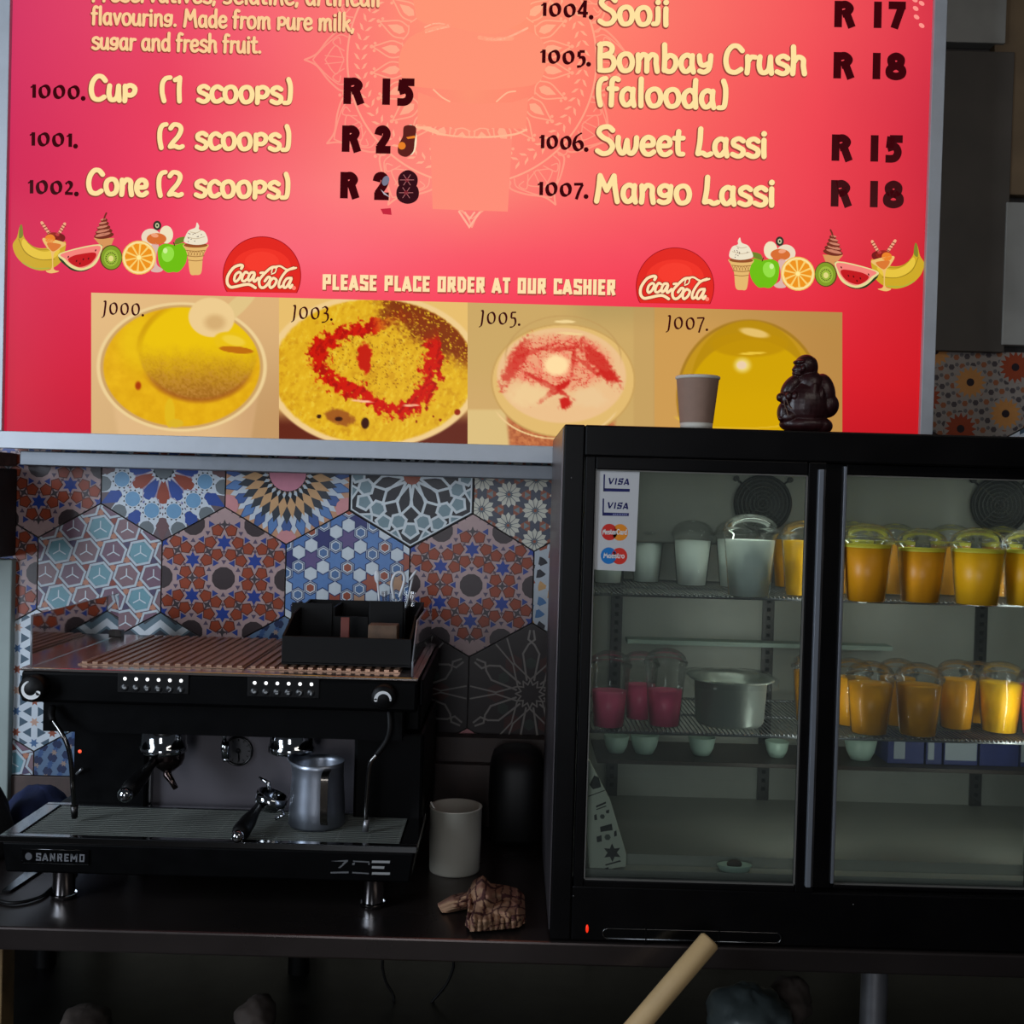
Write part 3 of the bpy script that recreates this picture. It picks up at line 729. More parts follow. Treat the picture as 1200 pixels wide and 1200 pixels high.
sil([(490, 108), (520, 119), (560, 122), (600, 120), (619, 114), (616, 151), (489, 148)], .6)
sil([(504, 158), (600, 163), (595, 248), (507, 245)], .55)
pr.stroke([(600, 45), (575, 46), (562, 44)], 5, colat(590, 40, (255, 175, 140), .5)); pr.stroke([(500, 36), (516, 32), (526, 30)], 5, colat(500, 30, (255, 180, 140), .5))
pr.stroke([(618, 33), (604, 40), (588, 46), (570, 46)], 2.5, (255, 180, 146)); pr.stroke([(498, 32), (508, 28), (520, 28), (526, 31), (514, 34), (499, 38)], 1.8, (255, 180, 146))
pr.stroke([(489, 148), (520, 158), (560, 161), (600, 158), (617, 152)], 2.4, (255, 184, 146)); pr.stroke([(489, 148), (500, 150), (512, 155)], 5, (255, 184, 146))
pr.stroke([(508, 105), (518, 114), (527, 119)], 1.8, (255, 184, 146)); pr.stroke([(582, 119), (594, 109), (604, 107)], 1.8, (255, 184, 146))
pr.stroke([(538, 248), (550, 266), (562, 249)], 2.4, (255, 176, 150), False); pr.stroke([(545, 249), (550, 257), (556, 249)], 2, (255, 176, 150), False)
for q in ([(1072, -2), (1078, 2), (1074, 5)], [(1073, 8), (1080, 12), (1075, 15)], [(1074, 18), (1082, 21), (1078, 26)], [(1080, 28), (1086, 32), (1082, 36)], [(1080, 2), (1086, 5), (1083, 9)]): pr.ell(q[0][0], q[0][1]+2, 3.6, 2.4, (255, 150, 140), .6)
link('silhouette_print', pr, M_SIGN, board)
# --- lettering
pr = PR(BP); pr.layer = 3
def hb(s, x0, y0, x1, y1, h, wt=.168, col=CREAM):
    sh = (150, 66, 56)
    pr.layer = 3; text(pr, s, x0-.7, y0+.9, x1-.7, y1+.9, h, HOBO, sh, wt+.05)
    pr.layer = 4; text(pr, s, x0, y0, x1, y1, h, HOBO, col, wt)
C1 = (252, 205, 150)
hb('preservatives, gelatine, artificall', 107, 2, 446, 8, 22, .15, C1)
hb('flavouring. Made from pure milk,', 107, 29, 416, 37, 22, .15, C1)
hb('sugar and fresh fruit.', 107, 58, 307, 63, 22, .15, C1)
hb('Cup', 104, 118, 160, 119.5, 30, .18); hb('(1', 186, 119, 216, 120, 30, .17); hb('scoops)', 230, 120, 343, 122, 30, .17)
hb('(2', 184, 174, 216, 175, 30, .17); hb('scoops)', 228, 175, 341, 177, 30, .17)
hb('Cone', 101, 228, 174, 230, 30, .18); hb('(2', 183, 230, 215, 231, 30, .17); hb('scoops)', 227, 231, 340, 233, 30, .17)
hb('Sooji', 700, 29, 785, 31, 34, .165); hb('Bombay Crush', 698, 84, 946, 88, 34, .165); hb('(falooda)', 698, 124, 853, 128, 34, .165)
hb('Sweet Lassi', 697, 181, 900, 185, 34, .165); hb('Mango Lassi', 695, 237, 909, 242, 34, .165)
link('cream_lettering', pr, M_SIGN, board)
pr = PR(BP); pr.layer = 4
for s, x0, y0, x1, y1 in (('1000.', 34, 115, 101, 117), ('1001.', 33, 171, 92, 173), ('1002.', 31, 227, 93, 229), ('1004.', 632, 19, 696, 22), ('1005.', 631, 74, 693, 77), ('1006.', 630, 174, 690, 177), ('1007.', 628, 229, 690, 232)):
    text(pr, s, x0, y0, x1, y1, 17.5, UNC, INK, .27, 'nib', 'butt')
for s, x, y in (('R 15', 401, 122), ('R 2', 400, 178), ('R 2', 398, 232.5), ('R 17', 976, 32), ('R 18', 975, 92), ('R 15', 973, 188.5), ('R 18', 972, 242)):
    wdt = 87 if len(s) == 4 else 59.5
    if s[2] == '2': wdt = 60
    text(pr, s, x, y, x+wdt, y+wdt*.02, 31, BAU, INK, .295, 'flat', 'butt')
text(pr, 'J000.', 119, 369, 170, 371, 17, UNC, INK, .15, 'nib', 'butt'); text(pr, 'J003.', 341, 374, 391, 376, 17, UNC, INK, .15, 'nib', 'butt')
text(pr, 'J005.', 561, 380, 611, 382, 17, UNC, INK, .15, 'nib', 'butt'); text(pr, 'J007.', 780, 386, 831, 388, 17, UNC, INK, .15, 'nib', 'butt')
# layered sticker digits 25 / 28
pr.layer = 4
pr.ell(481, 164, 7.5, 18, (250, 225, 190)); pr.layer = 5
pr.poly(cr([(474, 148), (487, 149), (486, 166), (484, 178), (476, 184), (467, 180), (467, 170), (472, 160), (474, 148)]), (92, 34, 30)); pr.layer = 6
pr.ell(471, 171, 4.4, 4.4, (232, 128, 40)); pr.poly([(476, 161), (486, 159), (487, 162), (478, 163)], (232, 128, 40))
pr.layer = 5; text(pr, '8', 466, 237, 489, 237.5, 36, BAU, (52, 16, 24), .34, 'flat', 'butt')
pr.layer = 6
for x, y in ((477, 211), (476, 226)):
    for a in range(6):
        pr.stroke([(x, y), (x+8*math.cos(a*PI/3), y+7*math.sin(a*PI/3))], .6, (196, 120, 120), False)
    pr.ell(x, y, 2.6, 2.6, (120, 34, 44))
pr.ell(452, 212, 4, 6, (120, 120, 140), .4); pr.poly([(446, 222), (458, 232), (450, 228)], (190, 180, 190)); pr.poly([(446, 245), (458, 244), (459, 252), (449, 251)], (196, 40, 62))
link('black_lettering', pr, M_SIGN, board)
pr = PR(BP); pr.layer = 4
text(pr, 'PLEASE PLACE ORDER AT OUR CASHIER', 377.5, 341, 722.5, 347.5, 18, BLK, (170, 70, 60), .27, 'flat', 'butt'); pr.layer = 5
text(pr, 'PLEASE PLACE ORDER AT OUR CASHIER', 377, 339.5, 722, 346, 18, BLK, (255, 224, 170), .22, 'flat', 'butt')
link('notice_lettering', pr, M_SIGN, board)
# --- soda roundels
def roundel(cx, cy, dx):
    pr = PR(BP); pr.layer = 3
    def half(r, col, e=0):
        a0 = math.radians(158); q = [(cx+r*math.cos(t), cy+r*math.sin(t)) for t in np.linspace(-PI-.46, .46, 50)]
        q = [(x, min(y, cy+20+(x-cx)*.02)) for x, y in q]; pr.poly(q, col)
    half(46, (170, 20, 30)); pr.layer = 4; half(45, (226, 42, 34)); pr.layer = 5
    pr.ell(cx, cy-10, 34, 22, (240, 52, 40)); pr.layer = 6; pr.ell(cx, cy-16, 20, 12, (246, 60, 46))
    Wc = (255, 224, 176)
    def Q(pts): return [(cx-307+250+x/10.91, cy-323+270+y/10.91) for x, y in pts]
    def st(pts, wd, lay=8, col=Wc): pr.layer = lay; pr.stroke(Q(pts), wd, col)
    strokes = [([(360, 490), (375, 455), (340, 445), (260, 480), (190, 580), (180, 670), (220, 725), (290, 720), (400, 695), (470, 695), (540, 735)], 3.6),
        ([(330, 535), (285, 570), (270, 630), (290, 655), (330, 620), (355, 560), (330, 535)], 3.2), ([(440, 545), (410, 535), (375, 590), (370, 640), (400, 650), (440, 620)], 3.2),
        ([(520, 540), (480, 545), (450, 600), (455, 645), (485, 630), (530, 560), (515, 630), (530, 655), (575, 610)], 3.2), ([(605, 545), (640, 540)], 3.0),
        ([(745, 560), (790, 540), (805, 495), (790, 470), (760, 490), (745, 540)], 1.6), ([(810, 470), (740, 480), (650, 560), (590, 640), (600, 720), (650, 730), (710, 670), (730, 610), (700, 600), (660, 650)], 3.4),
        ([(770, 610), (730, 650), (720, 710), (740, 735), (785, 700), (810, 640), (775, 610)], 3.2), ([(800, 465), (860, 460), (930, 500), (990, 500), (1060, 480)], 2.4), ([(1030, 480), (940, 520), (870, 610), (840, 690), (850, 730), (900, 700)], 3.2),
        ([(990, 610), (940, 620), (900, 680), (905, 730), (940, 720), (1000, 620), (970, 700), (985, 735), (1010, 700)], 3.2)]
    for p_, wd in strokes: st(p_, wd+1.6, 7, (150, 30, 24))
    for p_, wd in strokes: st(p_, wd*.95)
    pr.layer = 8; x, y = Q([(1032, 738)])[0]; pr.ell(x, y, 2.4, 2.4, (255, 130, 110))
    link('soda_roundel', pr, M_SIGN, board)
roundel(307, 323, 0); roundel(791, 336, 0)
# --- printed fruit and ice cream row (left as seen, right mirrored)
def fruit(T, suffix):
    def new(): 
        p_ = PR(BP); p_.layer = 3; return p_
    def poly(p_, pts, col, sm=True):
        q = [T(x, y) for x, y in pts]
        if sm: q = cr(q+[q[0]], 5)[:-1]
        p_.poly(q, col)
    def ell(p_, x, y, rx, ry, col, rot=0, a0=0, a1=2*PI):
        n = 26; c, s = math.cos(rot), math.sin(rot)
        p_.poly([T(x+rx*math.cos(t)*c-ry*math.sin(t)*s, y+rx*math.cos(t)*s+ry*math.sin(t)*c) for t in [a0+(a1-a0)*k/n for k in range(n+1)]], col)
    def stk(p_, pts, wd, col, sm=True): p_.stroke([T(x, y) for x, y in pts], wd/5, col, sm)
    # coordinates in the 5x zoom of (10,240)
    p_ = new(); poly(p_, [(65, 130), (78, 120), (92, 190), (140, 240), (200, 255), (290, 240), (330, 215), (335, 250), (310, 330), (250, 375), (180, 385), (100, 355), (45, 300), (25, 235), (50, 190)], (206, 168, 40))
    p_.layer = 4; poly(p_, [(90, 200), (140, 250), (210, 275), (300, 260), (270, 310), (190, 320), (120, 290), (80, 240)], (232, 196, 64)); stk(p_, [(60, 200), (100, 280), (180, 320), (270, 320)], 5, (160, 130, 30)); stk(p_, [(110, 220), (180, 262), (280, 255)], 4, (170, 140, 30))
    poly(p_, [(66, 128), (80, 120), (86, 180), (62, 195)], (130, 130, 40)); stk(p_, [(85, 340), (150, 372), (240, 372)], 8, (176, 176, 60)); link('banana_print', p_, M_SIGN, board)
    p_ = new(); p_.layer = 5
    stk(p_, [(196, 105), (240, 170)], 17, (240, 170, 130), False); stk(p_, [(330, 112), (296, 170)], 17, (240, 170, 130), False); p_.layer = 6
    for t in (.1, .35, .6, .85):
        stk(p_, [(190+44*t, 116+60*t), (208+44*t, 108+60*t)], 6, (150, 60, 50), False); stk(p_, [(322-34*t, 112+58*t), (338-34*t, 122+58*t)], 6, (150, 60, 50), False)
    p_.layer = 7; ell(p_, 265, 190, 45, 28, (150, 40, 30)); ell(p_, 300, 195, 34, 26, (120, 24, 24)); p_.layer = 8; ell(p_, 245, 200, 30, 26, (236, 130, 40)); ell(p_, 288, 175, 12, 9, (190, 60, 60))
    poly(p_, [(205, 195), (335, 225), (300, 260), (268, 290), (266, 375), (298, 390), (250, 402), (220, 388), (255, 370), (250, 280), (225, 250)], (236, 190, 110)); p_.layer = 9; poly(p_, [(228, 225), (310, 235), (262, 275)], (220, 120, 50)); link('sundae_print', p_, M_SIGN, board)
    p_ = new(); p_.layer = 4; poly(p_, [(500, 195), (620, 195), (604, 235), (560, 262), (540, 240)], (216, 150, 90), False); p_.layer = 5
    for k, (cx, cy, rx, ry) in enumerate(((560, 180, 58, 20), (560, 158, 50, 18), (558, 135, 40, 16), (560, 112, 30, 14), (562, 92, 20, 12))):
        ell(p_, cx, cy, rx, ry, (116, 44, 30), -.12); p_.layer += 1; ell(p_, cx-6, cy-5, rx*.8, ry*.45, (206, 130, 104), -.22); p_.layer += 0
    stk(p_, [(560, 92), (566, 70), (575, 50)], 10, (116, 44, 30)); link('chocolate_ice_print', p_, M_SIGN, board)
    p_ = new(); p_.layer = 5; poly(p_, [(300, 290), (530, 235), (540, 262), (520, 330), (470, 380), (410, 392), (350, 370)], (40, 60, 30)); p_.layer = 6
    poly(p_, [(303, 284), (532, 232), (536, 300), (500, 358), (430, 386), (370, 370), (325, 330)], (232, 216, 150)); p_.layer = 7; poly(p_, [(316, 286), (524, 240), (528, 290), (490, 345), (430, 372), (370, 350), (334, 318)], (246, 130, 122)); p_.layer = 8
    poly(p_, [(350, 320), (380, 300), (420, 290), (500, 280), (515, 300), (480, 345), (420, 366), (375, 350)], (196, 24, 30)); p_.layer = 9
    for x, y in ((352, 306), (400, 330), (440, 320), (470, 316), (420, 345), (512, 268)): ell(p_, x, y, 4, 7, (90, 10, 16), .4)
    link('watermelon_print', p_, M_SIGN, board)
    p_ = new(); p_.layer = 6; ell(p_, 602, 310, 66, 74, (96, 66, 30)); p_.layer = 7; ell(p_, 604, 310, 60, 68, (130, 156, 40)); p_.layer = 8; ell(p_, 602, 312, 42, 48, (158, 184, 60)); p_.layer = 9
    for k in range(18): ell(p_, 602+30*math.cos(k*.35), 314+32*math.sin(k*.35), 2.6, 4.6, (50, 46, 20), k*.35+PI/2)
    ell(p_, 602, 316, 15, 17, (226, 216, 130)); link('kiwi_print', p_, M_SIGN, board)
    p_ = new(); p_.layer = 4; ell(p_, 835, 190, 56, 50, (236, 216, 190)); ell(p_, 925, 175, 40, 52, (240, 226, 190)); p_.layer = 5; ell(p_, 868, 200, 58, 34, (216, 110, 50)); p_.layer = 6; ell(p_, 872, 122, 24, 28, (50, 50, 40)); p_.layer = 7; ell(p_, 872, 122, 12, 15, (190, 196, 150)); p_.layer = 8; ell(p_, 872, 122, 5, 7, (20, 20, 20))
    ell(p_, 858, 180, 22, 12, (240, 160, 120), .2); p_.layer = 5; poly(p_, [(838, 235), (880, 235), (868, 290), (870, 350), (905, 380), (880, 396), (835, 388), (856, 350)], (220, 180, 170)); link('goblet_print', p_, M_SIGN, board)
    p_ = new(); p_.layer = 8; ell(p_, 766, 310, 100, 100, (240, 186, 90)); p_.layer = 9; ell(p_, 766, 310, 94, 94, (250, 226, 160)); p_.layer = 10; ell(p_, 766, 310, 85, 85, (250, 206, 110)); p_.layer = 11
    for k in range(10):
        a = k*2*PI/10+.1
        poly(p_, [(766+12*math.cos(a), 310+12*math.sin(a)), (766+78*math.cos(a-.24), 310+78*math.sin(a-.24)), (766+83*math.cos(a), 310+83*math.sin(a)), (766+78*math.cos(a+.24), 310+78*math.sin(a+.24))], (238, 146, 30), False)
    p_.layer = 12; ell(p_, 766, 310, 13, 13, (255, 232, 150)); link('orange_print', p_, M_SIGN, board)
    p_ = new(); p_.layer = 8; poly(p_, [(880, 250), (920, 228), (975, 236), (1030, 226), (1048, 270), (1040, 340), (1000, 392), (965, 394), (930, 396), (890, 360), (876, 300)], (112, 190, 20)); p_.layer = 9; ell(p_, 935, 290, 36, 46, (150, 222, 70), .2); p_.layer = 10; ell(p_, 920, 270, 13, 16, (206, 240, 150))
    poly(p_, [(975, 232), (985, 200), (1035, 188), (1050, 204), (1010, 226)], (110, 130, 40)); stk(p_, [(975, 240), (968, 222)], 6, (70, 60, 20), False); link('apple_print', p_, M_SIGN, board)
    p_ = new(); p_.layer = 9; poly(p_, [(1030, 232), (1165, 232), (1160, 262), (1140, 310), (1130, 400), (1095, 412), (1065, 402), (1052, 310), (1040, 266)], (230, 184, 110)); p_.layer = 10; ell(p_, 1098, 238, 70, 14, (150, 80, 40)); p_.layer = 11
    poly(p_, [(1032, 220), (1040, 180), (1060, 150), (1095, 135), (1105, 105), (1118, 125), (1118, 145), (1150, 160), (1168, 200), (1160, 226), (1100, 236)], (238, 226, 200)); p_.layer = 12
    for k in range(12): ell(p_, 1050+random.random()*100, 165+random.random()*60, 4, 2.4, (110, 90, 90), random.random()*3)
    stk(p_, [(1050, 190), (1100, 200), (1150, 188)], 4, (200, 180, 150)); stk(p_, [(1066, 160), (1100, 166), (1130, 152)], 4, (200, 180, 150))
    for y, hw in ((268, 56), (300, 50), (325, 42)): stk(p_, [(1098-hw, y), (1098, y+5), (1098+hw, y)], 4, (150, 100, 50))
    for k in range(6): stk(p_, [(1050+k*17, 272), (1060+k*17, 298)], 2.5, (150, 100, 50), False); stk(p_, [(1066+k*17, 272), (1052+k*17, 298)], 2.5, (150, 100, 50), False)
    link('ice_cone_print', p_, M_SIGN, board)
fruit(lambda x, y: (10+x/5, 240+y/5), 'left')
fruit(lambda x, y: (1088-x/5, 262+y/5+(-x/5)*.02), 'right')
# --- four food photographs
def pc(x0, x1): 
    ty = lambda x: 343+(x-107)*.0262; by = lambda x: 507+(x-107)*.026
    return [(x0, ty(x0)), (x1, ty(x1)), (x1, by(x1)+2), (x0, by(x0)+2)]
sp_ = lambda n: n[..., None]
def food1(X, Y):
    t = ss(107, 327, X); im = np.ones(X.shape+(3,))*np.array((222, 178, 122.))*(1-.12*sp_(ss(343, 520, Y)))
    im = blend(im, (236, 196, 140), ss(300, 107, X)*.5); im = blend(im, (196, 148, 96), ss(250, 330, X)*ss(400, 500, Y)*.6)
    body = ss(128, 136, X-(Y-470)*.16)*ss(304, 296, X+(Y-470)*.16)*ss(430, 440, Y); im = blend(im, (224, 184, 132), body); im = blend(im, (196, 150, 104), body*ss(240, 300, X)*.6)
    d = ed(X, Y, 213, 430, 100, 76); im = blend(im, (238, 208, 150), ss(1.01, .985, d)); im = blend(im, (196, 150, 90), ss(.965, .945, d)*.8)
    inn = ss(.93, .905, d); n = fbm(X/9, Y/9)
    im = blend(im, np.stack([218+20*n, 160+26*n, 16+10*n], -1), inn)
    im = blend(im, (236, 196, 20), inn*ss(1.0, .3, ed(X, Y, 165, 400, 40, 50))*.7)
    s = ed(X, Y, 232, 412, 70, 58, .08); sm = ss(1.02, .96, s)*inn
    shade = ss(405, 475, Y+n*14); im = blend(im, np.stack([236-62*shade, 194-78*shade, 14+26*shade], -1), sm)
    sp2 = fbm(X/2.2, Y/2.2); im = blend(im, (200, 142, 66), sm*shade*ss(.5, .7, sp2)*.55); im = blend(im, (150, 96, 20), sm*shade*ss(.46, .36, sp2)*.4)
    rim = ss(.90, .97, s)*ss(1.08, 1.0, s)*inn*ss(430, 460, Y); im = blend(im, (166, 92, 26), rim*.6)
    rim = ss(.90, .97, s)*ss(1.06, 1.0, s)*inn*ss(430, 380, Y)*ss(220, 170, X); im = blend(im, (186, 130, 10), rim*.5)
    im = blend(im, (170, 60, 10), ss(1, .4, ed(X, Y, 162, 452, 5, 7)))
    hd = ss(1.05, .95, ed(X, Y, 277, 360, 34, 9, -.75)); im = blend(im, (226, 196, 134), hd)
    spn = ed(X, Y, 248, 372, 27, 23, .1); im = blend(im, (238, 204, 144), ss(1.04, .96, spn)); im = blend(im, (214, 174, 116), ss(.9, .3, ed(X, Y, 252, 378, 20, 15)))
    b = ed(X, Y, 274, 402, 23, 12, .25); im = blend(im, (234, 192, 22), ss(1.1, .95, b)); im = blend(im, (180, 90, 16), ss(1.1, .9, ed(X, Y, 277, 410, 20, 4, .1))*.8); im = blend(im, (240, 204, 60), ss(1, .6, ed(X, Y, 274, 399, 17, 7, .25)))
    dr = ss(1.1, .9, ed(X, Y, 199, 484, 6, 17)); im = blend(im, (226, 184, 30), dr); im = blend(im, (220, 180, 40), ss(1.1, .9, ed(X, Y, 206, 496, 9, 5)))
    return im
def food2(X, Y):
    n = fbm(X/5, Y/5); im = np.ones(X.shape+(3,))*np.array((232, 190, 110.)); im = blend(im, (100, 40, 26), ss(470, 500, Y)*1.0)
    d = ed(X, Y, 438, 435, 126, 90); im = blend(im, (240, 204, 140), ss(1.02, .99, d)); inn = ss(.955, .92, d+ (n-.5)*.02)
    n2 = fbm((X+Y*.5)/3.2, (Y-X*.4)/7); im = blend(im, np.stack([214+26*n2, 160+34*n2, 26+14*n2], -1), inn); im = blend(im, (190, 124, 20), inn*ss(.55, .75, fbm(X/6, Y/6+40))*.4)
    im = blend(im, (236, 206, 70), inn*ss(.6, .8, n2)*.5)
    pw = inn*ss(-18, 8, (X-452)*.55-(Y-368)*.85+(n-.5)*44)*ss(.28, .40, fbm(X/2, Y/2))*ss(450, 415, Y+(n-.5)*40)*ss(430, 462, X+(n-.5)*30); im = blend(im, (126, 48, 14), pw*.95)
    im = blend(im, (120, 56, 16), inn*ss(1.0, .8, ed(X, Y, 460, 415, 80, 50))*ss(.64, .72, fbm(X/2+9, Y/2))*.6)
    ang = np.arctan2(Y-425, X-450); r = ed(X, Y, 450, 425, 66, 50)
    band = np.abs(r+.16*np.sin(3*ang+1.2)+(n-.5)*.5-1.0); red = ss(.20, .12, band)*inn*(1-ss(-2.0, -1.4, ang)*ss(-.35, -.7, ang)*.85)
    cut = ss(1.3, .9, ed(X, Y, 500, 378, 22, 18)); red = red*(1-.7*cut)
    im = blend(im, (206, 26, 10), red); im = blend(im, (150, 14, 10), red*ss(.5, .62, n2)*.6)
    b = ss(1.1, .8, ed(X, Y, 427, 420, 9, 17)+(n-.5)*.8); im = blend(im, (196, 30, 12), b)
    im = blend(im, (250, 190, 150), ss(1, .5, ed(X, Y, 424, 470, 17, 1.6, .08))+ss(1, .5, ed(X, Y, 482, 475, 13, 1.6, -.03)))
    im = blend(im, (150, 76, 30), ss(1.1, .7, ed(X, Y, 398, 489, 19, 10, .3)+(n-.5)*.5)*.85); im = blend(im, (60, 26, 16), ss(1.1, .7, ed(X, Y, 397, 491, 5, 3))+ss(1.1, .8, ed(X, Y, 428, 496, 5, 7))+ss(1.1, .8, ed(X, Y, 374, 488, 3, 2.5)))
    for cx, cy, r_ in ((536, 483, 4), (500, 478, 2), (516, 492, 2), (488, 494, 1.6), (508, 488, 1.4)): im = blend(im, (150, 40, 14), ss(1.1, .7, ed(X, Y, cx, cy, r_, r_)))
    return im
def food3(X, Y):
    im = np.ones(X.shape+(3,))*np.array((204, 168, 102.)); im = blend(im, (176, 150, 92), ss(400, 355, Y)*ss(650, 700, X)*.7); im = blend(im, (214, 170, 112), ss(700, 640, X)*ss(420, 480, Y)*.4)
    im = blend(im, (224, 196, 132), ss(478, 482, Y)*ss(598, 594, X-(Y-480)*.2)*.8); im = blend(im, (190, 150, 90), ss(741, 744, X)*ss(362, 360, 0*X+360)*.4)
    im = blend(im, (184, 140, 84), ss(764, 768, X)*.3)
    n = fbm(X/7, Y/7); n2 = fbm(X/3, Y/3)
    low = ss(590, 596, X-(Y-480)*.1)*ss(724, 716, X)*ss(478, 484, Y); im = blend(im, np.stack([150+70*n2, 70+70*n2, 44+40*n2], -1), low)
    d0 = ed(X, Y, 660, 446, 84, 66); im = blend(im, (226, 186, 112), ss(1.02, .99, d0)); im = blend(im, (186, 146, 82), ss(.975, .99, d0)*ss(1.02, 1.0, d0)*.6)
    d = ed(X, Y, 658, 440, 76, 56, .03); im = blend(im, (236, 192, 140), ss(1.02, .97, d))
    dome = ed(X, Y, 660, 420, 68, 50); im = blend(im, (190, 150, 90), ss(.97, .99, dome)*ss(1.02, 1.0, dome)*ss(430, 410, Y)*.6)
    inn = ss(.96, .88, d)
    s1 = ss(.10, .0, np.abs(fbm(X/11, Y/11+3)-.5)); s2 = ss(.05, .0, np.abs(fbm(X/7+5, Y/5+3)-.5))
    rg = ss(1.1, .8, ed(X, Y, 655, 425, 62, 34)); im = blend(im, (240, 120, 96), inn*rg*(.40+.5*s1)); im = blend(im, (210, 50, 40), inn*rg*s2*.9)
    for cx, cy, rx, ry, ro, k in ((604, 425, 9, 34, .5, .7), (702, 425, 9, 34, -.7, .8), (712, 440, 14, 6, .3, .8), (650, 458, 26, 4, -.6, 1), (640, 450, 34, 3, .5, .8), (662, 473, 7, 8, .6, 1), (672, 420, 3, 22, .1, .6), (662, 408, 20, 3, -.1, .6), (690, 430, 3, 22, -.9, .6), (625, 412, 26, 3, -.35, .5)):
        im = blend(im, (204, 36, 30), ss(1.25, .6, ed(X, Y, cx, cy, rx, ry, ro)+(n2-.5)*1.1)*k)
    im = blend(im, (240, 206, 150), ss(1.1, .5, ed(X, Y, 622, 462, 30, 16)+(n-.5)*.6)*.8); im = blend(im, (236, 200, 150), ss(1.1, .5, ed(X, Y, 690, 466, 24, 14)+(n-.5)*.6)*.8)
    im = blend(im, (255, 222, 164), ss(1.2, .6, ed(X, Y, 652, 428, 17, 14)))
    im = blend(im, (244, 214, 150), ss(1.2, .8, ed(X, Y, 662, 377, 12, 1.8)) + ss(1.2, .8, ed(X, Y, 668, 391, 16, 1.4, .05))*.8)
    rimf = np.abs(ed(X, Y, 652, 458, 78, 56)-1); im = blend(im, (236, 200, 140), ss(.022, .008, rimf)*ss(480, 488, Y)); return im
def food4(X, Y):
    im = np.ones(X.shape+(3,))*np.array((206, 156, 84.)); im = blend(im, (172, 124, 62), ss(800, 990, X)*.6); im = blend(im, (180, 140, 80), ss(395, 365, Y)*.3)
    dome = ed(X, Y, 878, 466, 84, 90); im = blend(im, (196, 148, 30), ss(1.03, 1.0, dome)); im = blend(im, (150, 106, 40), ss(.97, .99, dome)*ss(1.03, 1.005, dome)*.6)
    dome = ed(X, Y, 878, 452, 68, 76); im = blend(im, (186, 140, 16), ss(1.02, .99, dome)); liq = ss(1.02, .98, ed(X, Y, 880, 470, 74, 72)); im = blend(im, (208, 162, 8), liq)
    im = blend(im, (190, 142, 10), ss(1, .8, ed(X, Y, 878, 404, 50, 16))*.8)
    im = blend(im, (216, 168, 6), ss(440, 480, Y)*liq*.5); im = blend(im, (238, 214, 120), ss(1.5, .5, ed(X, Y, 870, 428, 9, 8))); im = blend(im, (236, 206, 170), ss(1.1, .8, ed(X, Y, 869, 428, 6, 5)))
    im = blend(im, (240, 204, 130), ss(1.2, .7, ed(X, Y, 884, 390, 18, 5, .2))*.8); im = blend(im, (236, 196, 60), ss(1.2, .7, ed(X, Y, 882, 414, 16, 1.6, -.05)))
    bt = np.abs(ed(X, Y, 870, 486, 78, 16)-1); im = blend(im, (232, 190, 60), ss(.06, .02, bt)*ss(486, 492, Y)*.7); return im
for (x0, x1, fn) in ((107, 327, food1), (327, 548, food2), (548, 767, food3), (767, 987, food4)):
    raster('food_photo', pc(x0, x1), 190, 140, fn, BP, 3, M_SIGN, board)
# stainless rail under the board
ra = P(22, 530, 2.44); rb = P(640, 560, 2.44)
rz0 = P(330, 553.5, 2.44).z
tag(link('trim_4', MB().box((ra.x, 2.445, rz0), (bx1-.02, YW-.001, bzb-.004)), mat('rail_steel', (112, 116, 122), .45, .6, noise=.1), bevel=.002), kind='structure')

# ============================================================ DRINKS FRIDGE
YF = 1.85
fxl = P(654, 760, YF).x; fzt = P(663, 497, YF).z; fzb = ZC+.002
fxc = P(1096, 760, YF).x; fxr = 2*fxc-fxl; FD = .50
fridge = thing('drinks_fridge', 'long black glass-fronted bar fridge filled with cups of drinks', 'fridge', (fxc, YF+.2, ZC))
dz1 = P(820, 538, YF).z; dz0 = P(820, 1042, YF).z          # door opening
dxl = P(680, 760, YF).x; dxr = 2*fxc-dxl
body = MB()
body.box((fxl, YF, fzb), (dxl-.002, YF+FD, fzt)).box((dxr+.002, YF, fzb), (fxr, YF+FD, fzt))
body.box((dxl-.002, YF, dz1), (dxr+.002, YF+FD, fzt)).box((dxl-.002, YF, fzb), (dxr+.002, YF+FD, dz0)).box((dxl-.002, YF+FD-.03, dz0), (dxr+.002, YF+FD, dz1))
link('body', body, BLACK, fridge, bevel=.003)
link('side_panel', MB().box((fxl-.0015, YF+.02, fzb+.01), (fxl, YF+FD-.01, fzt-.006)), mat('fridge_side_steel', (108, 104, 108), .3, .8, noise=.15, nscale=6), fridge)['label'] = 'grey metallic side sheet'
LIN = mat('fridge_liner', (160, 160, 152), .42, .1, noise=.07, nscale=10)
zfl = P(820, 1003, 1.93).z; yb = YF+FD-.035
ln = MB().box((dxl, YF+.045, dz0), (dxl+.006, yb, dz1)).box((dxr-.006, YF+.045, dz0), (dxr, yb, dz1)).box((dxl+.006, yb-.006, dz0), (dxr-.006, yb, dz1))
ln.box((dxl+.006, 1.93, dz0), (dxr-.006, yb-.006, zfl)).box((dxl+.006, YF+.045, dz1-.008), (dxr-.006, yb-.006, dz1))
link('liner', ln, LIN, fridge)
link('sill', MB().box((dxl, YF+.05, dz0), (dxr, 1.928, dz0+.012)), LIN, fridge)
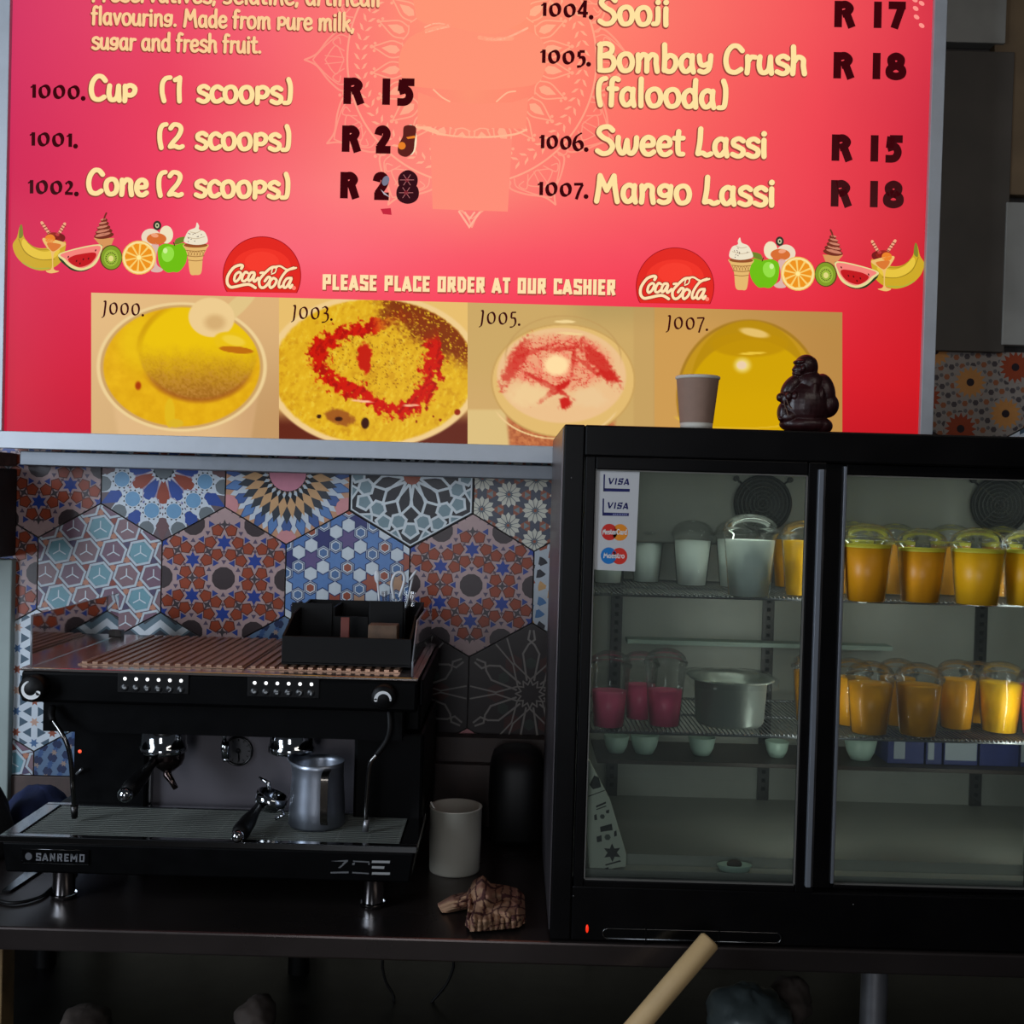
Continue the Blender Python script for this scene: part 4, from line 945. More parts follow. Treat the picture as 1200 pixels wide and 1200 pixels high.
# evaporator box with the two fans
ze = P(893, 640, 2.13).z
link('evaporator_housing', MB().prism([(dxl+.008, dz1-.01), (dxl+.008, ze), (dxr-.008, ze), (dxr-.008, dz1-.01)], 2.13, yb-.008), mat('evaporator_grey', (92, 92, 88), .5, .1, noise=.05), fridge, bevel=.004)
g0 = lambda px_: P(px_, 790, YF).x
def lamp(x0, x1):  # added strip and area light under the header, to brighten the interior
    lm = link('added_lamp_strip', MB().box((x0, YF+.046, dz1-.016), (x1, YF+.062, dz1-.0085)), mat('added_lamp_diffuser', (220, 225, 220), .5, emit=(225, 240, 225), estr=.4), fridge)
    a_ = area('added_fridge_lamp', ((x0+x1)/2, YF+.066, dz1-.020), ((x0+x1)/2, YF+.16, dz1-.30), x1-x0, .012, 0.45, (0.92, 1.0, 0.88)); return a_
def added_led(x):  # added strip and area light hidden behind a mullion, filling the shelves
    link('added_led_strip', MB().box((x-.006, YF+.047, dz0+.03), (x+.006, YF+.05, dz1-.03)), mat('added_lamp_diffuser', (220, 225, 220)), fridge)
    a_ = area('added_fridge_led', (x, YF+.054, (dz0+dz1)/2), (x, YF+.5, (dz0+dz1)/2), .010, dz1-dz0-.22, .42, (0.94, 1.0, 0.93))
added_led(g0(676)); added_led(g0(963)); added_led(2*fxc-g0(963))
lamp(dxl+.03, fxc-.03); lamp(fxc+.03, dxr-.03)
for cx_, cy_ in ((893, 590), (1170, 592)):
    c = P(cx_, cy_, 2.128)
    fm = MB().lathe([(.0, .0), (.053, .0), (.056, -.004), (.056, -.009), (.051, -.009), (.051, -.004)], c, 36, 'y')
    fo = link('fan_guard', fm, BLACKP, fridge)
    rg = MB()
    for k in range(1, 7): rg.lathe([(.0078*k, -.006), (.0078*k+.0013, -.0075), (.0078*k+.0026, -.006)], c, 32, 'y')
    for k in range(4):
        a = PI/4+k*PI/2; rg.tube([c+Vector((0, -.006, 0)), c+Vector((.054*math.cos(a), -.006, .054*math.sin(a)))], .0012, 6)
    link('guard_rings', rg, mat('fan_ring_grey', (16, 15, 15), .6), fo)
    for sg in (-1, 1):
        q = c+Vector((sg*.052, 0, .047)); link('screw_boss', MB().tube([q, q+Vector((0, -.008, 0))], .0055, 10).tube([q, c+Vector((sg*.038, -.002, .036))], .002, 6), BLACKP, fridge)
link('reflection_strip', MB().box((P(735, 750, 2.27).x, 2.262, P(820, 756, 2.27).z), (P(1045, 750, 2.27).x, yb-.007, P(820, 751, 2.27).z)), mat('reflection_pale', (160, 176, 166), .5), fridge)  # pale strip standing in for a light reflected in the door glass
for px_ in (722, 900, 1150):      # slotted shelf posts on the back wall
    c = P(px_, 740, yb-.012); pm = MB().box((c.x-.012, yb-.013, zfl), (c.x+.012, yb-.006, ze-.003)); po = link('shelf_post', pm, STEELD, fridge)
    sl = MB()
    for k in range(26): sl.box((c.x-.004, yb-.0138, zfl+.02+k*.018), (c.x+.004, yb-.0128, zfl+.028+k*.018))
    link('slots', sl, BLACKP, po)
def shelf(z, y0, y1, nm='wire_shelf'):
    o = MB()
    for k in range(150):
        x = dxl+.014+(dxr-dxl-.028)*k/149; o.tube([(x, y0, z-.0015), (x, y1, z-.0015)], .0011, 5, caps=False)
        o.ball((x, y0-.0022, z-.001), .0022, n=4)
    w_ = link(nm, MB().tube([(dxl+.008, y0, z-.004), (dxr-.008, y0, z-.004)], .0028, 8).tube([(dxl+.008, y1, z-.004), (dxr-.008, y1, z-.004)], .0028, 8).tube([(dxl+.008, (y0+y1)/2, z-.004), (dxr-.008, (y0+y1)/2, z-.004)], .0024, 8), STEEL, fridge)
    s_ = link('shelf_wires', o, STEEL, w_); s_['kind'] = 'stuff'
Z1 = P(820, 697, 1.93).z; Z2 = P(820, 858, 1.93).z; Z3 = P(820, 893, 2.10).z
shelf(Z1, 1.93, 2.27); shelf(Z2, 1.93, 2.27)
link('lower_shelf', MB().box((P(700, 893, 2.1).x, 2.10, Z3-.008), (dxr-.01, 2.27, Z3)), mat('dark_tray', (52, 40, 34), .5), fridge, bevel=.001)['label'] = 'dark brown solid lower shelf'
def door(name, fx0, fx1, gx0, gx1, y0, z0, z1, gz0, gz1, stripside):
    d = MB(); th = .02
    d.box((fx0, y0, z0), (gx0, y0+th, z1)).box((gx1, y0, z0), (fx1, y0+th, z1)).box((gx0, y0, gz1), (gx1, y0+th, z1)).box((gx0, y0, z0), (gx1, y0+th, gz0))
    o = link('door', d, BLACK, fridge, bevel=.002)
    link('glass_pane', MB().box((gx0-.004, y0+.006, gz0-.004), (gx1+.004, y0+.011, gz1+.004)), M_GLASS, o)
    gk = MB()
    for a, b in (((gx0, gz0), (gx1, gz0+.002)), ((gx0, gz1-.002), (gx1, gz1)), ((gx0, gz0), (gx0+.002, gz1)), ((gx1-.002, gz0), (gx1, gz1))):
        gk.box((a[0], y0+.001, a[1]), (b[0], y0+.006, b[1]))
    link('gasket', gk, mat('grey_gasket', (96, 94, 90), .5), o)
    return o
g = lambda px_, Y=YF: P(px_, 790, Y).x
lz0, lz1 = P(820, 1034, YF).z, P(820, 553.5, YF).z
d1 = door('left', dxl, g(961), g(691), g(939), YF-.004, dz0, dz1, lz0, lz1, 1)
link('aluminium_edge', MB().box((g(950), YF-.012, dz0+.012), (g(956), YF-.003, dz1-.012)), mat('white_edge', (150, 156, 166), .3, .6), d1, bevel=.001)
link('edge_channel', MB().box((g(957), YF-.007, dz0+.012), (g(959), YF-.003, dz1-.012)), STEELD, d1)
d2 = door('right', g(964), 2*fxc-g(950), g(988), 2*fxc-g(970), YF+.018, dz0, dz1, lz0-.004, lz1+.003, 0)
d3 = door('far', 2*fxc-g(961), dxr, 2*fxc-g(939), 2*fxc-g(691), YF-.004, dz0, dz1, lz0, lz1, 0)
link('aluminium_edge', MB().box((g(983.5), YF+.010, dz0+.012), (g(987), YF+.02, dz1-.005)), mat('white_edge', (150, 156, 166)), d2, bevel=.001)
# bottom panel: chrome-lined vent slot, red pilot lamp
vz = P(810, 1096, YF).z; a = P(706, 1096, YF).x; b = P(915, 1096, YF).x; hh = .0085
sl = [(a+hh, vz-hh), (b-hh, vz-hh)]+[(b-hh+hh*math.sin(t), vz-hh*math.cos(t)) for t in np.linspace(.2, PI-.2, 8)]+[(b-hh, vz+hh), (a+hh, vz+hh)]+[(a+hh-hh*math.sin(t), vz+hh*math.cos(t)) for t in np.linspace(.2, PI-.2, 8)]
vt = link('vent_slot', MB().prism(sl, YF-.0015, YF+.001), BLACKG, fridge)
link('vent_rim', MB().tube([(x, YF-.002, z) for x, z in sl]+[(sl[0][0], YF-.002, sl[0][1])], .0011, 6), mat('dull_chrome', (110, 110, 110), .2, 1), vt)
for px_ in (766, 852): link('vent_bar', MB().box((g(px_)-.0015, YF-.003, vz-.03), (g(px_)+.0015, YF-.0005, vz+.016)), BLACK, fridge)
c = P(688, 1088, YF)
link('pilot_lamp', MB().ball((c.x, YF-.001, c.z), .0026, .003, .007), mat('red_pilot', (60, 5, 3), .4, emit=(255, 50, 20), estr=.9), fridge)['label'] = 'small red pilot lamp'
for px_, py_ in ((670, 560), (672, 1050), (1000, 1060)): 
    c = P(px_, py_, YF); link('screw', MB().ball((c.x, YF-.0005, c.z), .0018, .001, .0018, 5), STEELD, fridge)
# card with payment marks, stuck on the glass
ca, cb = P(697, 549, YF-.001), P(744, 669, YF-.001)
YK = YF+.0005
def CP(a_, b_, l=0):
    v = P(690+a_/9.23, 545+b_/9.23, YK); v.y -= .00012*l; return v
card = PR(CP); card.layer = 0
card.poly([(55, 20), (552, 35), (500, 1150), (30, 1130)], (196, 196, 198)); NV = (24, 28, 90); card.layer = 1
for dy in (0, 262):
    dx = -10 if dy else 0
    card.poly([(160+dx, 100+dy), (176+dx, 100+dy), (172+dx, 285+dy), (156+dx, 285+dy)], NV); card.poly([(160+dx, 250+dy), (444+dx, 258+dy), (442+dx, 290+dy), (156+dx, 285+dy)], NV)
    card.layer = 2; text(card, 'VISA', 200+dx, 208+dy, 440+dx, 216+dy, 70, BLK, NV, .27, 'nib', 'butt', slant=.15); card.layer = 1
card.layer = 2; text(card, 'ELECTRON' if False else 'VIA', 260, 540, 260.1, 540, .01, BLK, NV, .1) if False else None
for k in range(8): card.poly([(262+k*20, 525), (274+k*20, 525), (272+k*20, 543), (260+k*20, 543)], (120, 124, 170))
card.layer = 1; card.ell(222, 725, 86, 90, (206, 40, 30)); card.ell(338, 728, 86, 90, (232, 140, 30)); card.ell(215, 980, 86, 90, (16, 116, 190)); card.ell(330, 985, 86, 90, (214, 48, 34))
card.layer = 2; 
H2 = dict(HOBO); text(card, 'Mas', 146, 748, 230, 749, 56, H2, (232, 226, 222), .17); text(card, 'terCard', 230, 749, 414, 752, 56, H2, (232, 226, 222), .17); text(card, 'Maestro', 156, 1004, 386, 1008, 56, H2, (232, 226, 222), .17)
link('payment_card', card, M_PRINT, d1)['label'] = 'white sticker with four payment marks'

# ============================================================ DRINK CUPS
LIQ = {'white': mat('white_lassi', (244, 252, 248), .45), 'yellow': mat('mango_lassi', (250, 190, 0), .4), 'amber': mat('amber_lassi', (238, 164, 0), .4), 'pink': mat('rose_drink', (240, 96, 140), .4), 'foam': mat('lassi_foam', (224, 216, 60), .6)}
LIQ['yellow'].node_tree.nodes['Principled BSDF'].inputs['Subsurface Weight'].default_value = 0
def drink_cup(px_, by, zs, wpx, hpx, fill, kind, label, group, foam=0.0):
    c = G(px_, by, zs); k = c.y/F; rt_ = wpx/2*k; H = hpx*k; rb_ = rt_*.76
    t = thing('drink_cup', label, 'cup', (c.x, c.y, zs+.0005), group)
    R = lambda h: rb_+(rt_-rb_)*h/H
    sh = MB().lathe([(0, .001), (rb_*.9, .001), (rb_, .003), (R(H*.5), H*.5), (R(H*.93), H*.93), (R(H)+.0022, H*.955), (R(H)+.0022, H)], (0, 0, 0), 32)
    link('cup', sh, M_PLASTIC, t, local=True)
    f = H*fill
    lq = MB().lathe([(0, .003), (rb_-.0022, .003), (R(f)-.0022, f), (R(f)*.5, f+.0008), (0, f+.001)], (0, 0, 0), 32)
    link('drink', lq, LIQ[kind], t, local=True)
    if foam: link('foam', MB().lathe([(R(f)-.0018, f-.001), (R(f+foam)-.002, f+foam), (0, f+foam+.001)], (0, 0, 0), 32), LIQ['foam'], t, local=True)
    rr = R(H)+.0028; dh = rr*.55
    dm = MB().lathe([(rr, H-.004), (rr, H+.0015), (rr-.003, H+.003)]+[((rr-.003)*math.cos(a), H+.003+dh*math.sin(a)) for a in np.linspace(.08, 1.28, 9)]+[((rr-.003)*.22, H+.001+dh*.95)], (0, 0, 0), 32)
    link('dome_lid', dm, M_PLASTIC, t, local=True)
    return t
GT = 'drinks on the top fridge shelf'; GM = 'drinks on the middle fridge shelf'
drink_cup(712, 684, Z1, 42, 60, .86, 'white', 'cup of pale lassi half hidden behind the payment sticker', GT)
drink_cup(757, 683, Z1, 40, 60, .86, 'white', 'cup of pale lassi just right of the payment sticker', GT)
drink_cup(810, 687, Z1, 46, 62, .86, 'white', 'cup of pale lassi standing alone in the middle of the left door', GT)
drink_cup(862, 689, Z1, 50, 64, .88, 'white', 'pale lassi cup mostly hidden behind the large front lassi cup', GT)
drink_cup(877, 700, Z1, 62, 78, .86, 'white', 'largest pale lassi cup, in front of the left fan', GT)
drink_cup(924, 689, Z1, 44, 64, .88, 'amber', 'amber cup between the large pale cup and the left door edge, further back', GT)
drink_cup(940, 699, Z1, 52, 72, .9, 'yellow', 'yellow cup cut off by the right frame of the left door', GT)
for i, (x_, y_, w_, h_, kd, lb) in enumerate((
    (1014, 706, 58, 74, 'amber', 'front yellow cup nearest the left edge of the right door, top shelf'),
    (1078, 707, 56, 70, 'amber', 'second front yellow cup from the left on the right door top shelf'),
    (1144, 710, 62, 72, 'yellow', 'bright yellow cup below and left of the right fan'),
    (1201, 711, 56, 72, 'yellow', 'bright yellow cup cut off by the right edge of the photo, top shelf'),
    (998, 697, 50, 70, 'amber', 'yellow cup in second row at far left of the right door'),
    (1047, 697, 48, 68, 'amber', 'yellow cup in second row between the first two front cups'),
    (1112, 698, 48, 68, 'amber', 'yellow cup in second row left of the bright front cup'),
    (1172, 700, 48, 68, 'amber', 'yellow cup in second row under the right fan'))):
    drink_cup(x_, y_, Z1, w_, h_, .88, kd, lb, GT, foam=.004)
drink_cup(713, 852, Z2, 48, 74, .58, 'pink', 'pink drink at the far left of the middle shelf', GM)
drink_cup(778, 851, Z2, 48, 76, .56, 'pink', 'pink drink beside the steel tub', GM)
drink_cup(749, 843, Z2, 42, 66, .62, 'pink', 'pink drink in second row between the other two pink drinks', GM)
drink_cup(950, 846, Z2, 46, 66, .9, 'amber', 'amber drink at the right of the left door behind the tub', GM)
for x_, y_, w_, h_, kd, lb in ((1018, 860, 54, 68, 'amber', 'front amber drink nearest the left edge of the right door, middle shelf'),
    (1075, 862, 54, 68, 'amber', 'second amber drink from the left on the right door middle shelf'),
    (1120, 854, 46, 66, 'amber', 'amber drink set back between two front amber drinks'),
    (1171, 858, 52, 66, 'yellow', 'brightest yellow drink on the middle shelf'),
    (996, 850, 46, 64, 'amber', 'amber drink in second row at the left of the right door, middle shelf'),
    (1050, 850, 44, 64, 'amber', 'amber drink in second row behind the first two front ones'),
    (1144, 847, 38, 60, 'amber', 'amber drink in second row left of the brightest yellow one')):
    drink_cup(x_, y_, Z2, w_, h_, .88, kd, lb, GM)
drink_cup(1216, 862, Z2, 46, 66, .9, 'pink', 'red drink at the right edge of the photo, middle shelf', GM)

# ---- steel tub with cling film
def rr_loop(cx, cy, hx, hy, r, z, n=6):
    out = []
    for qx, qy, a0 in ((1, 1, 0), (-1, 1, PI/2), (-1, -1, PI), (1, -1, 3*PI/2)):
        for k in range(n+1):
            a = a0+PI/2*k/n; out.append((cx+qx*(hx-r)+r*math.cos(a), cy+qy*(hy-r)+r*math.sin(a), z))
    return out
def loft(mb, loops, close_bottom=True, close_top=False, smooth=True):
    n = len(loops[0]); vs = [v for l in loops for v in l]; fs = []
    for i in range(len(loops)-1):
        for k in range(n): k2 = (k+1) % n; fs.append((i*n+k, i*n+k2, (i+1)*n+k2, (i+1)*n+k))
    if close_bottom: fs.append(tuple(reversed(range(n))))
    if close_top: fs.append(tuple(range((len(loops)-1)*n, len(loops)*n)))
    mb.add(vs, fs, None, smooth); return mb
c = G(864, 858, Z2); k = c.y/F; tw = 44*k; H = 58*k; cy = c.y+.075
tub = thing('steel_tub', 'round-cornered stainless steel food tub under cling film on the middle fridge shelf', 'tub', (c.x, cy, Z2))
lp = [rr_loop(c.x, cy, tw*.86, .060, .055, Z2+.001), rr_loop(c.x, cy, tw*.92, .064, .058, Z2+.008), rr_loop(c.x, cy, tw*.98, .068, .06, Z2+H-.006), rr_loop(c.x, cy, tw*1.14, .08, .066, Z2+H), rr_loop(c.x, cy, tw*1.15, .081, .066, Z2+H-.003)]
link('pan', loft(MB(), lp), mat('tub_steel', (196, 202, 196), .38, .7), tub)
film = MB(); lp = [rr_loop(c.x, cy, tw*1.185, .085, .043, Z2+H-.012), rr_loop(c.x, cy, tw*1.19, .085, .043, Z2+H+.002), rr_loop(c.x, cy, tw*.9, .06, .04, Z2+H+.006), rr_loop(c.x, cy, tw*.4, .03, .02, Z2+H+.002)]
link('cling_film', loft(film, lp, False, True), M_PLASTIC, tub)
# ---- white bowls and blue boxes on the lower shelf
for i, (px_, w_, lb) in enumerate(((722, 30, 'small white tub on the lower fridge shelf, far left'), (755, 34, 'rounded white bowl under the pink drinks on the lower shelf'), (822, 32, 'white bowl under the steel tub on the lower shelf'), (910, 28, 'white bowl on the lower shelf near the left door edge'), (1008, 38, 'white tub on the lower shelf at left of the right door'))):
    cc = G(px_, 884+(px_-820)*.028, Z3+.0006); kk = cc.y/F; r_ = w_/2*kk
    bw = MB().lathe([(0, .0), (r_*.6, .0), (r_*.85, r_*.5), (r_, r_*1.3), (r_*.95, r_*1.32), (r_*.8, r_*.6), (0, r_*.2)], (cc.x, cc.y, Z3+.0006), 26)
    tag(link('white_bowl', bw, mat('bowl_white', (176, 200, 186), .4), loc=(cc.x, cc.y, Z3+.0006)), lb, 'bowl', 'white tubs on the lower fridge shelf')
BLU = mat('blue_carton', (34, 44, 110), .5, noise=.1); LBL = mat('carton_label', (160, 168, 178), .5)
for px0, px1, lx0, lx1, lb in ((1040, 1083, 1047, 1060, 'first blue carton from the left on the lower fridge shelf'), (1085, 1104, 1087, 1094, 'narrow blue carton on the lower fridge shelf'), (1106, 1146, 1107, 1144, 'blue carton with large pale label on the lower fridge shelf'), (1148, 1194, 0, 0, 'plain blue carton on the lower fridge shelf'), (1196, 1235, 1196, 1206, 'blue carton at the right edge of the photo')):
    a_ = P(px0, 895, 2.13); b_ = P(px1, 895, 2.13)
    o = link('carton', MB().box((a_.x, 2.13, Z3+.0006), (b_.x-.001, 2.22, Z3+.048)), BLU, loc=((a_.x+b_.x)/2, 2.17, Z3), bevel=.001); tag(o, lb, 'carton', 'blue cartons on the lower fridge shelf')
    if lx0: link('label', MB().box((P(lx0, 895, 2.13).x, 2.1292, Z3+.01), (P(lx1, 895, 2.13).x, 2.1301, Z3+.045)), LBL, o)
# ---- printed paper bag standing at the lower left, small white dish
zq = zfl+.0006
pb = PR(lambda a_, b_, l=0: P(a_, b_, 1.945+(.03 if False else 0))-Vector((0, .0001*l, 0))) 
v = [P(686, 888, 1.902), P(691, 892, 1.902), P(716, 940, 1.902), P(734, 1000, 1.902), P(734, 1016, 1.902), P(716, 1029, 1.902), P(690, 1030, 1.902), P(686, 960, 1.902)]
for q in v: q.z = max(q.z, dz0+.0125)
bagm = MB(); n_ = len(v); bagm.add([tuple(q) for q in v]+[(q.x, q.y+.022, q.z) for q in v], [tuple(range(n_)), tuple(reversed(range(n_, 2*n_)))]+[(i, i+n_, (i+1) % n_+n_, (i+1) % n_) for i in range(n_)])
pbag = link('paper_bag', bagm, mat('white_paper', (214, 216, 200), .7, noise=.06), loc=(P(700, 1015, 1.91).x, 1.91, dz0+.0125), bevel=.002)
tag(pbag, 'white printed paper packet leaning in the lower left of the fridge', 'paper packet')
prn = PR(lambda a_, b_, l=0: P(a_, b_, 1.9015-.0001*l))
DK = (40, 38, 40)
def zq2(pts): return [(640+x/3.64, 730+y/3.64) for x, y in pts]
for q in ([(185, 690), (205, 650), (225, 660), (235, 700), (200, 710)], [(180, 738), (250, 712), (250, 716), (180, 742)], [(212, 780), (255, 762), (256, 770), (214, 788)], [(214, 794), (256, 778), (257, 783), (215, 798)], [(205, 820), (215, 815), (218, 840), (206, 842)], [(255, 800), (270, 796), (268, 812), (256, 812)], [(215, 912), (236, 905), (238, 932), (217, 936)], [(290, 890), (300, 884), (302, 908), (290, 912)], [(230, 870), (280, 856), (284, 884), (232, 892)], [(252, 1030), (316, 1012), (320, 1018), (254, 1036)]):
    prn.poly(zq2(q), DK)
prn.poly(zq2(star(282, 980, 6, 40, 20, .5)), DK); prn.poly(zq2(reg(262, 914, 6, 14)), (90, 96, 90)); prn.poly(zq2(reg(240, 826, 6, 11)), (80, 84, 80)); prn.poly(zq2([(250, 1046), (266, 1042), (266, 1062), (252, 1066)]), DK); prn.poly(zq2(reg(290, 1056, 6, 9)), (90, 90, 90))
link('packet_print', prn, M_PRINT, pbag)
cc = P(865, 1024, 1.915); zdish = dz0+.0126
cc = G(865, 1028, zdish); cc.y = 1.9115
dish = link('small_dish', MB().lathe([(0, 0), (.022, 0), (.027, .008), (.025, .009), (.018, .004), (0, .003)], (0, 0, 0), 26), mat('bowl_white', (176, 200, 186)), local=True)
dish.location = (cc.x, cc.y, zdish); dish.scale = (1.15, .6, 1.3); WL[dish] = Vector(dish.location)
tag(dish, 'small white dish with a dark lump on the fridge sill', 'dish')
lump = link('lump', MB().ball((0, 0, .009), .012, .010, .006, 8), mat('brown_lump', (60, 44, 34), .7), local=True); lump.parent = dish

# ============================================================ ON TOP OF THE FRIDGE
c = P(816, 498, 1.90); r_ = 26*1.90/F; zt0 = fzt
cup = thing('paper_cup', 'small brown paper cup with white rim on top of the fridge', 'cup', (c.x, 1.90, zt0))
h_ = P(816, 441, 1.90).z-zt0
link('sleeve', MB().lathe([(r_*.74, .011), (r_*.95, h_-.004)], (c.x, 1.90, zt0), 40), mat('kraft_paper', (150, 120, 104), .75, noise=.06, nscale=60), cup)['label'] = 'kraft brown wall'
link('rolled_rim', MB().lathe([(r_*.93, h_-.006), (r_*1.0, h_-.0045), (r_*1.0, h_-.001), (r_*.95, h_), (r_*.92, h_-.002)], (c.x, 1.90, zt0), 40), mat('paper_white', (214, 208, 196), .6), cup)['label'] = 'white rolled rim'
link('base_ring', MB().lathe([(r_*.60, .0005), (r_*.71, .0005), (r_*.735, .011), (r_*.70, .011)], (c.x, 1.90, zt0), 40), mat('paper_white', (214, 208, 196)), cup)['label'] = 'white base ring'
link('inner_wall', MB().lathe([(0, .012), (r_*.70, .012), (r_*.92, h_-.002)], (c.x, 1.90, zt0), 40), mat('paper_white', (214, 208, 196)), cup)
# carved figurine
YS = 1.93
def SP(zx, zy, dy=0.0): return P(900+zx/11.43, 405+zy/11.43, YS)+Vector((0, dy, 0))
fg = MB(); ks = YS/F/11.43
def be(zx, zy, rx, rz, ry, dy=0.0, rot=0.0):
    fg.ball(SP(zx, zy, dy), rx*ks, ry*ks, rz*ks, 14, rot=Matrix.Rotation(rot, 3, 'Y'))
be(505, 270, 150, 150, 150, 0); be(400, 330, 85, 80, 90, -.006); be(420, 232, 95, 40, 110, -.006); be(345, 330, 42, 30, 50, -.008); be(380, 392, 75, 32, 80, -.006, .3); be(430, 320, 26, 44, 40, -.020)
be(590, 300, 80, 150, 120, .002); be(480, 470, 150, 110, 130, 0); be(560, 520, 190, 190, 190, .002); be(500, 800, 320, 330, 240, 0); be(750, 640, 155, 270, 190, .004, -.15); be(790, 800, 160, 170, 180, .002)
be(300, 560, 110, 190, 110, -.004, .6); be(250, 720, 110, 110, 90, -.010); be(145, 700, 52, 60, 60, -.010); be(190, 900, 80, 140, 100, -.006); be(270, 960, 120, 100, 120, -.008); be(500, 1060, 350, 130, 230, 0); be(700, 1080, 160, 120, 190, 0); be(560, 700, 90, 260, 120, -.012, .08); be(665, 700, 60, 150, 90, -.014, .1); be(240, 690, 45, 60, 50, -.02); be(320, 690, 36, 60, 50, -.021); be(150, 985, 40, 34, 44, -.012)
for j in range(3): be(300-j*10, 800+j*60, 90+j*14, 20, 60, -.012+.001*j, -.1)
base = SP(500, 1140); fo = link('figurine', fg, mat('carved_dark_wood', (46, 17, 19), .36, noise=.35, nscale=60, bump=.4), loc=(base.x, YS, zt0))
for q in fo.data.vertices:
    if q.co.z < .0006: q.co.z = .0006
rm = fo.modifiers.new('remesh', 'REMESH'); rm.mode = 'VOXEL'; rm.voxel_size = .0011; rm.use_smooth_shade = True
sm = fo.modifiers.new('smooth', 'SMOOTH'); sm.factor = .5; sm.iterations = 3
tag(fo, 'dark red-brown carved wooden figurine with bowed head on top of the fridge', 'figurine')
bd = MB()
for pts in ([(180, 700), (190, 800), (215, 900), (230, 960)], [(210, 740), (240, 820), (290, 856), (345, 820), (390, 730)]):
    pp = cr(pts, 8)
    for x, y in pp: bd.ball(SP(x, y, -.0175-.004*(1 if 200 < x < 380 else 0)), .0011, n=5)
link('bead_string', bd, mat('bead_brown', (110, 84, 70), .35), fo)['label'] = 'string of pale beads'

# ============================================================ COFFEE MACHINE
YM = 1.93
mxl = P(-2, 985, YM).x; mxr = P(489, 990, YM).x; mzt = P(250, 986, YM).z; mzb = P(250, 1030, YM).z
cm = thing('coffee_machine', 'black two-group espresso machine with chrome feet on the steel counter', 'coffee machine', ((mxl+mxr)/2, 2.15, ZC))
YH = 2.0
hxl = P(24, 800, YH).x; hxr = P(490, 800, YH).x; hzt = P(250, 792, YH).z; hzb = P(250, 829, YH).z
zin = P(250, 853, 2.10).z; zq = mzt
# base with drip tray
bs = MB().prism([(0, 0)]*0+[(mxl+.004, mzt-.012), (mxl+.012, mzb), (mxr-.012, mzb), (mxr-.004, mzt-.012)], YM+.004, 2.44)
link('base', bs, MBLK, cm, bevel=.004)
rim = MB(); zz0, zz1 = mzt-.012, mzt
for a_, b_ in (((mxl, YM), (mxr, YM+.016)), ((mxl, 2.125), (mxr, 2.14)), ((mxl, YM+.016), (mxl+.03, 2.125)), ((mxr-.03, YM+.016), (mxr, 2.125))):
    rim.box((a_[0], a_[1], zz0), (b_[0], b_[1], zz1))
link('tray_rim', rim, mat('polished_steel', (150, 152, 154), .12, 1), cm, bevel=.0015)
tr = link('drip_tray', MB().box((mxl+.03, YM+.016, mzt-.02), (mxr-.03, 2.125, mzt-.013)), BLACKG, cm)
gr = MB(); n_ = 19
for k in range(n_):
    y_ = YM+.022+(2.12-YM-.024)*k/(n_-1); gr.box((mxl+.034, y_, mzt-.0022), (mxr-.034, y_+.0036, mzt-.001))
for k in range(13):
    x_ = mxl+.04+(mxr-mxl-.08)*k/12; gr.box((x_, YM+.018, mzt-.009), (x_+.002, 2.122, mzt-.0023))
g_ = link('drip_grid', gr, mat('grid_steel', (118, 122, 116), .5, .5, noise=.15, nscale=8), tr); g_['kind'] = 'stuff'
# nameplate and model letters on the base front
def plate_map(Y): 
    def f(a_, b_, l=0): v = P(a_, b_, Y); v.y -= .0002*l; return v
    return f
pl = P(65, 1004, YM+.004)
npl = link('nameplate', MB().box((P(25, 1004, YM).x, YM+.001, P(65, 1013, YM).z), (P(104, 1004, YM).x, YM+.005, P(65, 995.5, YM).z)), BLACKG, cm, bevel=.001)
bd = MB(); ax, bx_, az, bz = P(25.5, 1004, YM).x, P(103.5, 1004, YM).x, P(65, 1012.6, YM).z, P(65, 996, YM).z
bd.tube([(ax, YM+.001, az), (bx_, YM+.001, az), (bx_, YM+.001, bz), (ax, YM+.001, bz), (ax, YM+.001, az)], .0007, 5); link('plate_border', bd, mat('dull_chrome', (110, 110, 110)), npl)
pr = PR(plate_map(YM+.0006)); pr.layer = 1
text(pr, 'SANREMO', 41, 1008.5, 100, 1010.2, 9, BLK, (104, 104, 108), .2, 'flat', 'butt'); pr.ell(33.5, 1003.5, 4, 4.4, (84, 84, 88))
link('plate_lettering', pr, M_PRINT, npl)
pr = PR(plate_map(YM+.0035)); pr.layer = 1
def zp(x, y): return (370+x/9.23, 980+y/9.23)
ZB = (96, 96, 98)
for pts in ([(160, 268), (345, 256), (352, 268), (300, 312), (285, 300), (310, 276)], [(160, 385), (355, 380), (355, 400), (160, 402)], [(240, 340), (290, 304), (302, 314), (262, 345)]): pr.poly([zp(*p) for p in pts], ZB)
for pts in ([(405, 262), (580, 272), (580, 286), (405, 276)], [(395, 385), (575, 396), (575, 410), (395, 400)], [(395, 290), (425, 280), (420, 310), (395, 312)], [(570, 290), (585, 290), (582, 310), (566, 305)]): pr.poly([zp(*p) for p in pts], ZB)
for y0 in (262, 322, 388):
    pr.poly([zp(*p) for p in ((610, y0), (805 if y0 != 322 else 745, y0+3), (800 if y0 != 322 else 740, y0+30), (606, y0+26))], (150, 150, 150))
link('model_lettering', pr, M_PRINT, cm)['label'] = 'chrome model letters'
